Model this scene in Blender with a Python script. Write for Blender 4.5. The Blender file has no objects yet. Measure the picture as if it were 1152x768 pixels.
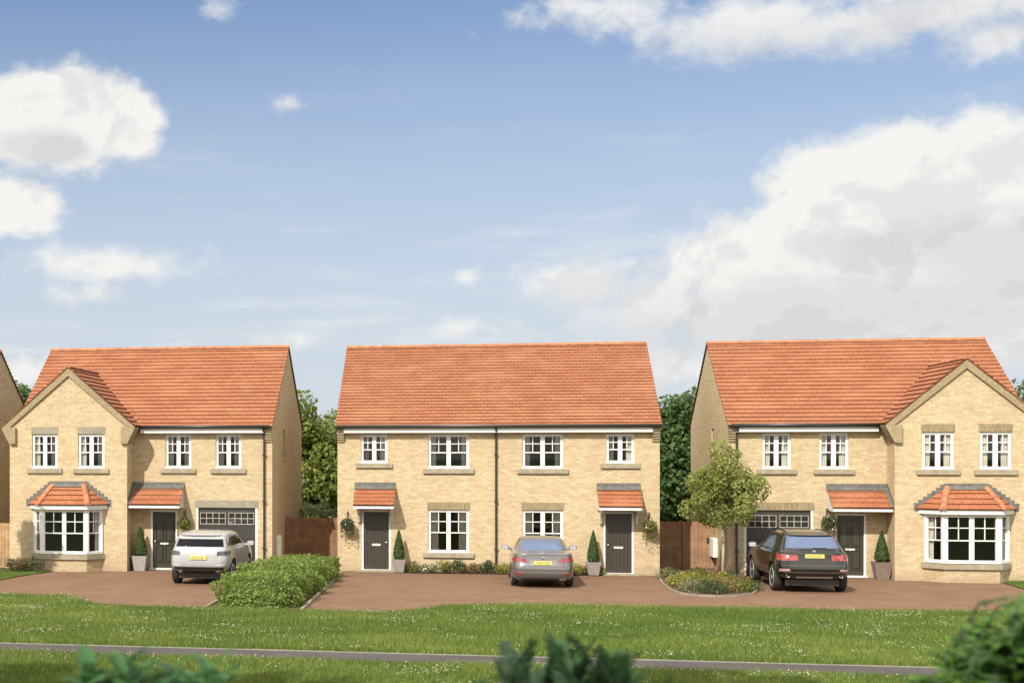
import bpy, bmesh, math, random
import numpy as np
from mathutils import Vector, Matrix
random.seed(7); RNG = np.random.default_rng(11)
SC = bpy.context.scene
COL = SC.collection
R = math.radians

# ------------------------------------------------------------------ helpers
class MB:
    """collects faces; build() links them as one mesh object"""
    def __init__(s, sx=1):
        s.v = []; s.f = []; s.uv = []; s.mi = []; s.sx = sx; s.m = 0
    def face(s, pts, uv=None):
        i = len(s.v)
        for p in pts: s.v.append((p[0]*s.sx, p[1], p[2]))
        s.f.append(tuple(range(i, i+len(pts))))
        s.uv.append(uv or [(0, 0)]*len(pts)); s.mi.append(s.m)
    def obox(s, O, U, N, u0, u1, n0, n1, z0, z1):
        def P(u, n, z): return (O[0]+U[0]*u+N[0]*n, O[1]+U[1]*u+N[1]*n, O[2]+z)
        c = [P(u, n, z) for z in (z0, z1) for n in (n0, n1) for u in (u0, u1)]
        for q in ((0,2,3,1),(4,5,7,6),(0,1,5,4),(2,6,7,3),(0,4,6,2),(1,3,7,5)):
            s.face([c[k] for k in q])
    def box(s, x0, x1, y0, y1, z0, z1):
        s.obox((0,0,0), (1,0,0), (0,1,0), x0, x1, y0, y1, z0, z1)
    def prism(s, poly, y0, y1):
        """polygon in x,z extruded along y"""
        a = [(x, y0, z) for x, z in poly]; b = [(x, y1, z) for x, z in poly]
        s.face(a); s.face(b[::-1])
        n = len(poly)
        for i in range(n): s.face([a[i], b[i], b[(i+1)%n], a[(i+1)%n]])
    def slab(s, poly, z0, z1):
        a = [(x, y, z0) for x, y in poly]; b = [(x, y, z1) for x, y in poly]
        s.face(a[::-1]); s.face(b); n = len(poly)
        for i in range(n): s.face([a[i], a[(i+1)%n], b[(i+1)%n], b[i]])
    def tube(s, pts, r, n=8, taper=None, cap=True):
        pts = [Vector(p) for p in pts]; rings = []
        for i, p in enumerate(pts):
            d = (pts[min(i+1, len(pts)-1)] - pts[max(i-1, 0)]).normalized()
            a = d.orthogonal().normalized(); b = d.cross(a)
            rr = r if taper is None else taper[i]
            rings.append([p + (a*math.cos(t)+b*math.sin(t))*rr for t in [2*math.pi*k/n for k in range(n)]])
        # keep rings from twisting
        for i in range(1, len(rings)):
            k = min(range(n), key=lambda q: (rings[i][q]-pts[i]-(rings[i-1][0]-pts[i-1])).length)
            rings[i] = rings[i][k:]+rings[i][:k]
        for i in range(len(rings)-1):
            for k in range(n):
                s.face([rings[i][k], rings[i][(k+1)%n], rings[i+1][(k+1)%n], rings[i+1][k]])
        if cap:
            s.face(rings[0][::-1]); s.face(rings[-1])
    def lathe(s, prof, c=(0,0,0), axis='z', n=20):
        rings = []
        for r, h in prof:
            ring = []
            for k in range(n):
                t = 2*math.pi*k/n; a, b = r*math.cos(t), r*math.sin(t)
                p = (a, b, h) if axis == 'z' else (h, a, b) if axis == 'x' else (a, h, b)
                ring.append((p[0]+c[0], p[1]+c[1], p[2]+c[2]))
            rings.append(ring)
        for i in range(len(rings)-1):
            for k in range(n):
                s.face([rings[i][k], rings[i][(k+1)%n], rings[i+1][(k+1)%n], rings[i+1][k]])
        s.face(rings[0][::-1]); s.face(rings[-1])
    def build(s, name, mats, parent=None, smooth=False, weld=True, bevel=0):
        me = bpy.data.meshes.new(name)
        me.from_pydata(s.v, [], s.f)
        if not isinstance(mats, (list, tuple)): mats = [mats]
        for m in mats: me.materials.append(m)
        uvl = me.uv_layers.new(name='UVMap')
        flat = [c for f in s.uv for p in f for c in p]
        uvl.data.foreach_set('uv', flat)
        me.polygons.foreach_set('material_index', s.mi)
        bm = bmesh.new(); bm.from_mesh(me)
        if weld: bmesh.ops.remove_doubles(bm, verts=bm.verts, dist=1e-5)
        bmesh.ops.recalc_face_normals(bm, faces=bm.faces)
        if bevel:
            bmesh.ops.bevel(bm, geom=bm.edges, offset=bevel, segments=1, affect='EDGES', profile=.5)
        bm.to_mesh(me); bm.free()
        if smooth: me.polygons.foreach_set('use_smooth', [True]*len(me.polygons))
        me.update()
        o = bpy.data.objects.new(name, me); COL.objects.link(o)
        if parent: o.parent = parent
        return o

def thing(name, label, cat, loc=(0,0,0), rz=0, group=None):
    o = bpy.data.objects.new(name, None); COL.objects.link(o)
    o.empty_display_size = .2
    o.location = loc; o.rotation_euler = (0, 0, rz)
    return tag(o, label, cat, group)
def tag(o, label=None, cat=None, group=None, kind=None):
    if label: o['label'] = label
    if cat: o['category'] = cat
    if group: o['group'] = group
    if kind: o['kind'] = kind
    return o
def copy_tree(o, parent=None):
    c = o.copy(); COL.objects.link(c)
    if parent: c.parent = parent
    for ch in list(o.children): copy_tree(ch, c)
    return c

def arr_mesh(name, V, F, mats, parent=None, tint=None, smooth=False):
    """numpy mesh: V (n,3); F (m,k) equal-sized faces; tint: one random value per face"""
    me = bpy.data.meshes.new(name)
    V = np.asarray(V, np.float32); F = np.asarray(F, np.int32); m, k = F.shape
    me.vertices.add(len(V)); me.vertices.foreach_set('co', V.ravel())
    me.loops.add(m*k); me.loops.foreach_set('vertex_index', F.ravel())
    me.polygons.add(m); me.polygons.foreach_set('loop_start', np.arange(0, m*k, k, dtype=np.int32))
    if not isinstance(mats, (list, tuple)): mats = [mats]
    for q in mats: me.materials.append(q)
    if tint is not None:
        a = me.attributes.new('tint', 'FLOAT', 'FACE'); a.data.foreach_set('value', np.asarray(tint, np.float32))
    if smooth: me.polygons.foreach_set('use_smooth', [True]*m)
    me.update(calc_edges=True); me.validate()
    o = bpy.data.objects.new(name, me); COL.objects.link(o)
    if parent: o.parent = parent
    return o

# ------------------------------------------------------------------ materials
def newmat(name):
    m = bpy.data.materials.new(name); m.use_nodes = True
    nt = m.node_tree; b = nt.nodes['Principled BSDF']
    return m, nt, b
def N(nt, t, **kw):
    n = nt.nodes.new(t)
    for k, v in kw.items():
        if k.startswith('_'): setattr(n, k[1:], v)
        else: n.inputs[k].default_value = v
    return n
def L(nt, a, b): nt.links.new(a, b)
def mixrgb(nt, fac, a, b, mode='MIX'):
    n = nt.nodes.new('ShaderNodeMix'); n.data_type = 'RGBA'; n.blend_type = mode; n.clamp_factor = True
    for s, v in ((0, fac), (6, a), (7, b)):
        if hasattr(v, 'links'): L(nt, v, n.inputs[s])
        else: n.inputs[s].default_value = v if s == 0 else (*v, 1)
    return n.outputs[2]
def math_(nt, op, a, b=None, c=None):
    n = nt.nodes.new('ShaderNodeMath'); n.operation = op
    for i, v in enumerate((a, b, c)):
        if v is None: continue
        if hasattr(v, 'links'): L(nt, v, n.inputs[i])
        else: n.inputs[i].default_value = v
    return n.outputs[0]
def ramp(nt, x, lo, hi):
    n = nt.nodes.new('ShaderNodeMapRange'); n.interpolation_type = 'SMOOTHSTEP'
    if hasattr(x, 'links'): L(nt, x, n.inputs[0])
    n.inputs[1].default_value = lo; n.inputs[2].default_value = hi
    return n.outputs[0]
def noise(nt, scale, detail=4, vec=None, rough=.55):
    n = N(nt, 'ShaderNodeTexNoise', Scale=scale, Detail=detail, Roughness=rough)
    if vec is not None: L(nt, vec, n.inputs['Vector'])
    return n.outputs['Fac']
def wpos(nt): return nt.nodes.new('ShaderNodeNewGeometry').outputs['Position']

def plain(name, c, rough=.5, metal=0, var=.12, scale=6, spec=.5, coat=0):
    m, nt, b = newmat(name)
    f = noise(nt, scale, 5, nt.nodes.new('ShaderNodeTexCoord').outputs['Object'])
    lo = tuple(x*(1-var) for x in c); hi = tuple(min(1, x*(1+var)) for x in c)
    L(nt, mixrgb(nt, ramp(nt, f, .3, .7), lo, hi), b.inputs['Base Color'])
    b.inputs['Roughness'].default_value = rough; b.inputs['Metallic'].default_value = metal
    b.inputs['Specular IOR Level'].default_value = spec; b.inputs['Coat Weight'].default_value = coat
    b.inputs['Coat Roughness'].default_value = .04
    return m

def brickmat(name, c1, c2, mort, bw=.225, bh=.075, mw=.01, soldier=False, stain=True):
    m, nt, b = newmat(name)
    g = nt.nodes.new('ShaderNodeNewGeometry')
    sp = N(nt, 'ShaderNodeSeparateXYZ'); L(nt, g.outputs['Position'], sp.inputs[0])
    sn = N(nt, 'ShaderNodeSeparateXYZ'); L(nt, g.outputs['True Normal'], sn.inputs[0])
    side = math_(nt, 'GREATER_THAN', math_(nt, 'ABSOLUTE', sn.outputs[0]), .8)
    u = math_(nt, 'ADD', math_(nt, 'MULTIPLY', sp.outputs[0], math_(nt, 'SUBTRACT', 1, side)), math_(nt, 'MULTIPLY', sp.outputs[1], side))
    cb = N(nt, 'ShaderNodeCombineXYZ')
    if soldier: L(nt, sp.outputs[2], cb.inputs[0]); L(nt, u, cb.inputs[1])
    else: L(nt, u, cb.inputs[0]); L(nt, sp.outputs[2], cb.inputs[1])
    t = N(nt, 'ShaderNodeTexBrick', Color1=(*c1, 1), Color2=(*c2, 1), Mortar=(*mort, 1), Scale=1.0)
    t.inputs['Mortar Size'].default_value = mw; t.inputs['Mortar Smooth'].default_value = .3; t.inputs['Bias'].default_value = 0
    t.inputs['Brick Width'].default_value = bw; t.inputs['Row Height'].default_value = bh
    L(nt, cb.outputs[0], t.inputs['Vector'])
    col = t.outputs['Color']
    f1 = noise(nt, 9, 3, g.outputs['Position'])
    col = mixrgb(nt, math_(nt, 'MULTIPLY', ramp(nt, f1, .45, .8), .55), col, tuple(x*.74 for x in c1))
    f2 = noise(nt, .55, 4, g.outputs['Position'])
    col = mixrgb(nt, math_(nt, 'MULTIPLY', ramp(nt, f2, .45, .8), .25), col, tuple(x*.78 for x in c1))
    f4 = noise(nt, 22, 2, g.outputs['Position'])
    col = mixrgb(nt, math_(nt, 'MULTIPLY', ramp(nt, f4, .58, .75), .35), col, tuple(min(1, x*1.3) for x in c2))
    if stain:   # splash-back dirt and moss near the ground line, broken by noise
        f3 = noise(nt, 3.1, 5, g.outputs['Position'])
        h = ramp(nt, math_(nt, 'ADD', sp.outputs[2], math_(nt, 'MULTIPLY', f3, .5)), .75, .15)
        col = mixrgb(nt, math_(nt, 'MULTIPLY', h, .5), col, tuple(x*.6 for x in c1))
    L(nt, col, b.inputs['Base Color'])
    b.inputs['Roughness'].default_value = .9; b.inputs['Specular IOR Level'].default_value = .2
    bp = N(nt, 'ShaderNodeBump', Strength=.5, Distance=.008)
    L(nt, math_(nt, 'ADD', math_(nt, 'SUBTRACT', 1, t.outputs['Fac']), math_(nt, 'MULTIPLY', f1, .5)), bp.inputs['Height'])
    L(nt, bp.outputs[0], b.inputs['Normal'])
    return m

def tilemat(name, c1, c2, c3, tw, th):
    m, nt, b = newmat(name)
    uv = nt.nodes.new('ShaderNodeUVMap').outputs[0]
    t = N(nt, 'ShaderNodeTexBrick', Color1=(*c1, 1), Color2=(*c2, 1), Mortar=(*[x*.35 for x in c1], 1), Scale=1.0)
    t.inputs['Mortar Size'].default_value = .006; t.inputs['Mortar Smooth'].default_value = .2
    t.inputs['Brick Width'].default_value = tw; t.inputs['Row Height'].default_value = th
    L(nt, uv, t.inputs['Vector'])
    p = wpos(nt)
    mp = N(nt, 'ShaderNodeMapping'); mp.inputs['Scale'].default_value = (.55, 1.2, 1.2); L(nt, p, mp.inputs[0])
    f = noise(nt, 1.3, 5, mp.outputs[0], .6)
    col = mixrgb(nt, math_(nt, 'MULTIPLY', ramp(nt, f, .46, .7), .75), t.outputs['Color'], c3)
    f2 = noise(nt, 14, 4, p)
    col = mixrgb(nt, math_(nt, 'MULTIPLY', ramp(nt, f2, .5, .85), .4), col, tuple(x*.6 for x in c1))
    f3 = noise(nt, .9, 3, mp.outputs[0])
    col = mixrgb(nt, math_(nt, 'MULTIPLY', ramp(nt, f3, .55, .8), .35), col, tuple(x*.6 for x in c2))
    L(nt, col, b.inputs['Base Color'])
    b.inputs['Roughness'].default_value = .85; b.inputs['Specular IOR Level'].default_value = .25
    bp = N(nt, 'ShaderNodeBump', Strength=.6, Distance=.012)
    L(nt, math_(nt, 'SUBTRACT', 1, t.outputs['Fac']), bp.inputs['Height']); L(nt, bp.outputs[0], b.inputs['Normal'])
    return m

def leafmat(name, c1, c2, c3, trans=.35, rough=.55):
    m, nt, b = newmat(name)
    a = nt.nodes.new('ShaderNodeAttribute'); a.attribute_name = 'tint'
    cr = N(nt, 'ShaderNodeValToRGB'); L(nt, a.outputs['Fac'], cr.inputs[0])
    e = cr.color_ramp.elements; e[0].color = (*c1, 1); e[1].color = (*c3, 1)
    x = e.new(.55); x.color = (*c2, 1)
    L(nt, cr.outputs[0], b.inputs['Base Color'])
    b.inputs['Roughness'].default_value = rough; b.inputs['Specular IOR Level'].default_value = .3
    tr = nt.nodes.new('ShaderNodeBsdfTranslucent')
    L(nt, mixrgb(nt, .5, cr.outputs[0], tuple(min(1, v*1.6) for v in c3)), tr.inputs[0])
    mx = N(nt, 'ShaderNodeMixShader', Fac=trans)
    L(nt, b.outputs[0], mx.inputs[1]); L(nt, tr.outputs[0], mx.inputs[2])
    L(nt, mx.outputs[0], nt.nodes['Material Output'].inputs[0])
    return m

def glassmat(name, tint, rough=.02, ior=1.5):
    m, nt, b = newmat(name); nt.nodes.remove(b)
    fr = N(nt, 'ShaderNodeFresnel', IOR=ior)
    tp = N(nt, 'ShaderNodeBsdfTransparent', Color=(*tint, 1))
    gl = N(nt, 'ShaderNodeBsdfGlossy', Color=(.9, .92, .95, 1), Roughness=rough)
    mx = nt.nodes.new('ShaderNodeMixShader')
    L(nt, fr.outputs[0], mx.inputs[0]); L(nt, tp.outputs[0], mx.inputs[1]); L(nt, gl.outputs[0], mx.inputs[2])
    L(nt, mx.outputs[0], nt.nodes['Material Output'].inputs[0])
    return m

def ground_noise(name, cols, scales, rough=.9, bump=.4, bdist=.01, specks=None, bricks=None):
    m, nt, b = newmat(name); p = wpos(nt)
    col = mixrgb(nt, ramp(nt, noise(nt, scales[0], 5, p), .35, .65), cols[0], cols[1])
    f = noise(nt, scales[1], 3, p)
    col = mixrgb(nt, ramp(nt, f, .45, .75), col, cols[2])
    h = f
    if bricks:
        t = N(nt, 'ShaderNodeTexBrick', Color1=(1, 1, 1, 1), Color2=(.80, .78, .76, 1), Mortar=(.5, .48, .46, 1), Scale=1.0)
        t.inputs['Mortar Size'].default_value = .008; t.inputs['Brick Width'].default_value = bricks[0]; t.inputs['Row Height'].default_value = bricks[1]
        L(nt, p, t.inputs['Vector'])
        col = mixrgb(nt, bricks[2], col, t.outputs['Color'], 'MULTIPLY')
        h = math_(nt, 'ADD', f, math_(nt, 'MULTIPLY', t.outputs['Fac'], -.8))
    f5 = noise(nt, .35, 4, p)
    col = mixrgb(nt, math_(nt, 'MULTIPLY', ramp(nt, f5, .5, .75), .3), col, tuple(x*.75 for x in cols[0]))
    L(nt, col, b.inputs['Base Color']); b.inputs['Roughness'].default_value = rough
    b.inputs['Specular IOR Level'].default_value = .2
    bp = N(nt, 'ShaderNodeBump', Strength=bump, Distance=bdist); L(nt, h, bp.inputs['Height']); L(nt, bp.outputs[0], b.inputs['Normal'])
    return m

BRICK = brickmat('buff_brick', (.405, .306, .187), (.525, .416, .268), (.385, .295, .188))
BRICKD = brickmat('verge_brick', (.25, .19, .115), (.33, .26, .16), (.27, .215, .14), bw=.11, bh=.075, stain=False)
SOLDIER = brickmat('soldier_brick', (.19, .142, .08), (.275, .21, .125), (.30, .245, .16), bw=.225, bh=.075, soldier=True, stain=False)
STONE = plain('cast_stone', (.265, .225, .155), .85, var=.15, scale=5)
GREYSTONE = plain('grey_stone', (.23, .205, .15), .85, var=.12, scale=4)
LEAD = plain('lead_sheet', (.105, .102, .092), .55, var=.25, scale=7)
WHITE = plain('white_upvc', (.62, .61, .59), .35, var=.03)
WHITEP = plain('white_paint', (.56, .54, .49), .5, var=.05)
TILE = tilemat('clay_roof_tile', (.255, .095, .046), (.292, .116, .058), (.325, .145, .080), .33, .2425)
TILEC = tilemat('plain_roof_tile', (.255, .095, .046), (.295, .120, .061), (.33, .152, .085), .24, .1975)
TILES = tilemat('canopy_tile', (.275, .095, .045), (.325, .128, .062), (.34, .15, .08), .30, .16)
RIDGE = plain('ridge_tile', (.34, .135, .068), .85, var=.3, scale=3)
DOOR = plain('dark_olive_door', (.030, .029, .020), .35, var=.1)
DOORB = plain('dark_brown_door', (.036, .028, .022), .4, var=.1)
GARAGE = plain('garage_door_paint', (.033, .029, .024), .45, var=.1)
METAL = plain('brushed_metal', (.62, .61, .58), .3, 1)
BARP = plain('cream_glazing_paint', (.40, .37, .31), .5)
PALEMET = plain('polished_steel', (.58, .57, .54), .25, .15)
BLACKP = plain('black_plastic', (.028, .022, .018), .4)
GLASS = glassmat('window_glass', (.80, .81, .78))
CURTAIN = plain('curtain', (.62, .58, .52), .9)
DARKFLOOR = plain('carpet', (.24, .21, .17), .95)
METER = plain('meter_box_white', (.72, .69, .62), .5)
SLATE = plain('slot_frame', (.16, .08, .05), .6)

# ------------------------------------------------------------------ camera
PSI = .1943
cam = bpy.data.cameras.new('camera'); co = bpy.data.objects.new('camera', cam); COL.objects.link(co)
co.location = (0, -49, 3.9389); co.rotation_euler = (R(90), 0, PSI)
cam.sensor_width = 36; cam.lens = 1588*36/1152
cam.shift_x = (576-224.61)/1152; cam.shift_y = (514.1-384)/1152
cam.clip_end = 6000; cam.clip_start = .1
cam.dof.use_dof = True; cam.dof.focus_distance = 45; cam.dof.aperture_fstop = 1.5
SC.camera = co

# ------------------------------------------------------------------ light and sky
SUN = Vector((-.34, -.74, .70)).normalized()
sun = bpy.data.lights.new('sun', 'SUN'); so = bpy.data.objects.new('sun', sun); COL.objects.link(so)
sun.energy = 4.6; sun.angle = R(.53); sun.color = (1, .945, .84)
so.rotation_euler = SUN.to_track_quat('Z', 'Y').to_euler()
W = bpy.data.worlds.new('World'); SC.world = W; W.use_nodes = True
nt = W.node_tree; bg = nt.nodes['Background']
SKYS = .10
bg.inputs[1].default_value = SKYS
sky = nt.nodes.new('ShaderNodeTexSky'); sky.sky_type = 'NISHITA'; sky.sun_disc = False
sky.sun_elevation = math.asin(SUN.z); sky.sun_rotation = math.atan2(SUN.x, SUN.y) % (2*math.pi)
sky.air_density = 1.0; sky.dust_density = .6; sky.ozone_density = 1.6
tc = nt.nodes.new('ShaderNodeTexCoord').outputs['Generated']
sp = nt.nodes.new('ShaderNodeSeparateXYZ'); L(nt, tc, sp.inputs[0])
AZ = math_(nt, 'ARCTAN2', sp.outputs[0], sp.outputs[1])
EL = math_(nt, 'ARCSINE', sp.outputs[2])
def azel(px, py):
    a = (px-224.61)/1588
    dx, dy, dz = -math.sin(PSI)+math.cos(PSI)*a, math.cos(PSI)+math.sin(PSI)*a, -(py-514.1)/1588
    n = math.sqrt(dx*dx+dy*dy+dz*dz)
    return math.atan2(dx, dy), math.asin(dz/n)
# billowing noise in direction space
mpn = nt.nodes.new('ShaderNodeMapping'); mpn.inputs['Scale'].default_value = (1, 1, 1.35); L(nt, tc, mpn.inputs[0])
n1 = N(nt, 'ShaderNodeTexNoise', Scale=13.0, Detail=9.0, Roughness=.6, Distortion=.25); L(nt, mpn.outputs[0], n1.inputs['Vector'])
n2 = N(nt, 'ShaderNodeTexNoise', Scale=42.0, Detail=7.0, Roughness=.62); L(nt, mpn.outputs[0], n2.inputs['Vector'])
nz = math_(nt, 'ADD', math_(nt, 'MULTIPLY', math_(nt, 'SUBTRACT', n1.outputs['Fac'], .5), 1.5),
           math_(nt, 'MULTIPLY', math_(nt, 'SUBTRACT', n2.outputs['Fac'], .5), 1.15))
def blobfield(blobs):
    tot = None
    for px, py, rx, ry, w in blobs:
        a, e = azel(px, py); kx = 1588/rx; ky = 1588/ry
        da = math_(nt, 'MULTIPLY', math_(nt, 'SUBTRACT', AZ, a), kx)
        de = math_(nt, 'MULTIPLY', math_(nt, 'SUBTRACT', EL, e), ky)
        d = math_(nt, 'SQRT', math_(nt, 'ADD', math_(nt, 'MULTIPLY', da, da), math_(nt, 'MULTIPLY', de, de)))
        v = math_(nt, 'MULTIPLY', math_(nt, 'SUBTRACT', 1, d), w)
        tot = v if tot is None else math_(nt, 'SMOOTH_MAX', tot, v, .25)
    return tot
# (pixel x, y, radius x, y, weight) only give each cloud its compass bearing and elevation
puffs = [(55, 135, 108, 62, 1.2), (135, 140, 50, 48, 1.0), (95, 115, 60, 42, 1.0), (15, 232, 58, 34, 1.0), (-60, 140, 90, 66, 1), (-40, 235, 70, 40, 1),
         (1055, 222, 140, 82, 1.2), (960, 225, 90, 66, 1), (1130, 300, 260, 110, 1.2), (880, 300, 130, 70, .9), (1000, 330, 240, 80, 1),
         (1250, 285, 200, 110, 1)]
soft = [(120, 297, 150, 26, .8), (105, 332, 85, 18, .5), (327, 118, 26, 15, .55), (660, 325, 85, 45, .8), (760, 345, 160, 60, .9),
        (1000, 22, 270, 38, .95), (860, 18, 140, 36, .85), (670, 12, 120, 30, .6), (1120, 42, 90, 34, .7), (248, 10, 30, 16, .5),
        (500, 368, 130, 22, .55), (300, 384, 80, 18, .7), (760, 410, 120, 40, .8), (1150, 390, 90, 40, .9), (522, 312, 22, 12, .5), (60, 420, 100, 26, .6)]
f1 = math_(nt, 'ADD', blobfield(puffs), math_(nt, 'MULTIPLY', nz, .72))
f2 = math_(nt, 'ADD', blobfield(soft), math_(nt, 'MULTIPLY', nz, .95))
c1 = math_(nt, 'MULTIPLY', ramp(nt, f1, -.14, .32), .97); c2 = math_(nt, 'MULTIPLY', ramp(nt, f2, .0, .75), .9)
# thin streaks
mps = nt.nodes.new('ShaderNodeMapping'); mps.inputs['Scale'].default_value = (3, 3, 22); L(nt, tc, mps.inputs[0])
n3 = N(nt, 'ShaderNodeTexNoise', Scale=2.2, Detail=7.0, Roughness=.6); L(nt, mps.outputs[0], n3.inputs['Vector'])
streak = math_(nt, 'MULTIPLY', ramp(nt, n3.outputs['Fac'], .48, .8), math_(nt, 'MULTIPLY', ramp(nt, EL, .30, .06), .55))
cov = math_(nt, 'MAXIMUM', c1, math_(nt, 'MAXIMUM', c2, streak))
# self-shading of the clouds: density a little nearer to the sun
mo = nt.nodes.new('ShaderNodeMapping'); mo.inputs['Scale'].default_value = (1, 1, 1.35); mo.inputs['Location'].default_value = (-.012, 0, .03); L(nt, tc, mo.inputs[0])
n4 = N(nt, 'ShaderNodeTexNoise', Scale=13.0, Detail=6.0, Roughness=.6, Distortion=.25); L(nt, mo.outputs[0], n4.inputs['Vector'])
lit = math_(nt, 'ADD', .5, math_(nt, 'MULTIPLY', math_(nt, 'SUBTRACT', n1.outputs['Fac'], n4.outputs['Fac']), 3.2))
greys = blobfield([(1130, 275, 190, 40, .9), (1010, 350, 300, 55, .8), (800, 375, 260, 45, .6), (45, 165, 70, 26, .8), (1000, 40, 240, 30, .4), (1130, 330, 120, 60, .8)])
shade = math_(nt, 'ADD', math_(nt, 'MULTIPLY', ramp(nt, math_(nt, 'ADD', greys, math_(nt, 'MULTIPLY', nz, .6)), -.15, .6), .75),
              math_(nt, 'MULTIPLY', ramp(nt, lit, .60, .2), .55))
CW = .69/SKYS; 
ccol = mixrgb(nt, shade, (CW*1.0, CW*.98, CW*.94), (CW*.74, CW*.74, CW*.755))
CW2 = .56/SKYS
hz = ramp(nt, EL, .42, .02)
skyb = mixrgb(nt, 1.0, sky.outputs[0], (.56, .70, .85), 'MULTIPLY')
skyc = mixrgb(nt, math_(nt, 'MULTIPLY', hz, .87), skyb, (CW2*.865, CW2*.925, CW2*1.015))
# added bright cloud overhead and behind the viewer, to lift the shaded walls
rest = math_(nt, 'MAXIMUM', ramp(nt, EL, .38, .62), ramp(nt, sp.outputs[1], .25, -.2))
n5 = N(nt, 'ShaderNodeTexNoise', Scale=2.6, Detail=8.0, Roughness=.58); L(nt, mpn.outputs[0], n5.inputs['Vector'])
cov_fill = math_(nt, 'MULTIPLY', rest, ramp(nt, n5.outputs['Fac'], .36, .56))
allc = mixrgb(nt, cov, skyc, ccol)
L(nt, mixrgb(nt, cov_fill, allc, (CW*2.2, CW*2.1, CW*1.9)), bg.inputs[0])
SC.view_settings.view_transform = 'Standard'; SC.view_settings.look = 'None'
SC.view_settings.exposure = .45; SC.view_settings.gamma = 1

# ------------------------------------------------------------------ roofs, walls, windows
def stepped(mb, P0, P1, Q0, n, t=.045, uoff=0, over=.02):
    """a tiled slope: P0-P1 is the eave, Q0 the top above P0; n stepped courses"""
    P0, P1, Q0 = map(Vector, (P0, P1, Q0)); e = P1-P0; s = Q0-P0; nn = e.cross(s).normalized()
    if nn.z < 0: nn = -nn
    le, ls = e.length, s.length
    for k in range(n):
        a, b = k/n, (k+1)/n
        A0 = P0+s*a+nn*t; A1 = P1+s*a+nn*t; B0 = P0+s*b+nn*.006; B1 = P1+s*b+nn*.006
        va, vb = ls*a, ls*b-.002
        mb.face([A0, A1, B1, B0], [(uoff, va), (uoff+le, va), (uoff+le, vb), (uoff, vb)])
        C0 = P0+s*a; C1 = P1+s*a
        mb.face([C0, C1, A1, A0], [(uoff, va), (uoff+le, va), (uoff+le, va+.01), (uoff, va+.01)])
        mb.face([C0, A0, B0, P0+s*b]); mb.face([C1, P1+s*b, B1, A1])
    D = -nn*over
    mb.face([P0+D, P1+D, P1+s+D, P0+s+D]); mb.face([P0+D, P0, P1, P1+D])
    mb.face([P0+D, P0+s+D, P0+s, P0]); mb.face([P1+D, P1, P1+s, P1+s+D])
def ridge_row(mb, A, B, r=.12, seg=.45):
    A, B = Vector(A), Vector(B); n = max(1, int((B-A).length/seg)); d = (B-A).normalized(); side = d.cross(Vector((0,0,1))).normalized()
    for k in range(n):
        p = A+(B-A)*(k/n); q = A+(B-A)*((k+1)/n)-d*.012; rr = r*(1+.05*random.random())
        ra = []
        for e_, c in enumerate((p, q)):
            r2 = rr*(1.06 if e_ == 0 else .97)
            ra.append([c+side*r2*math.cos(t)+Vector((0,0,1))*(r2*.85*math.sin(t)-.05) for t in [math.pi*i/8 for i in range(9)]])
        for i in range(8): mb.face([ra[0][i], ra[0][i+1], ra[1][i+1], ra[1][i]])
        mb.face(ra[0]); mb.face(ra[1][::-1])
def wallgrid(mb, O, U, Nn, u0, u1, z0, z1, ops, dep=.11):
    """wall rectangle with real openings and reveals; ops = (ua, ub, za, zb)"""
    us = sorted({u0, u1, *[q for o in ops for q in o[:2]]}); zs = sorted({z0, z1, *[q for o in ops for q in o[2:]]})
    P = lambda u, z, n=0: (O[0]+U[0]*u+Nn[0]*n, O[1]+U[1]*u+Nn[1]*n, O[2]+z)
    for i in range(len(us)-1):
        for j in range(len(zs)-1):
            cu, cz = (us[i]+us[i+1])/2, (zs[j]+zs[j+1])/2
            if any(a < cu < b and c < cz < d for a, b, c, d in ops): continue
            mb.face([P(us[i], zs[j]), P(us[i+1], zs[j]), P(us[i+1], zs[j+1]), P(us[i], zs[j+1])])
    for a, b, c, d in ops:
        for p, q in (((a, c), (a, d)), ((a, d), (b, d)), ((b, d), (b, c)), ((b, c), (a, c))):
            mb.face([P(*p), P(*q), P(*q, -dep), P(*p, -dep)])
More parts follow.
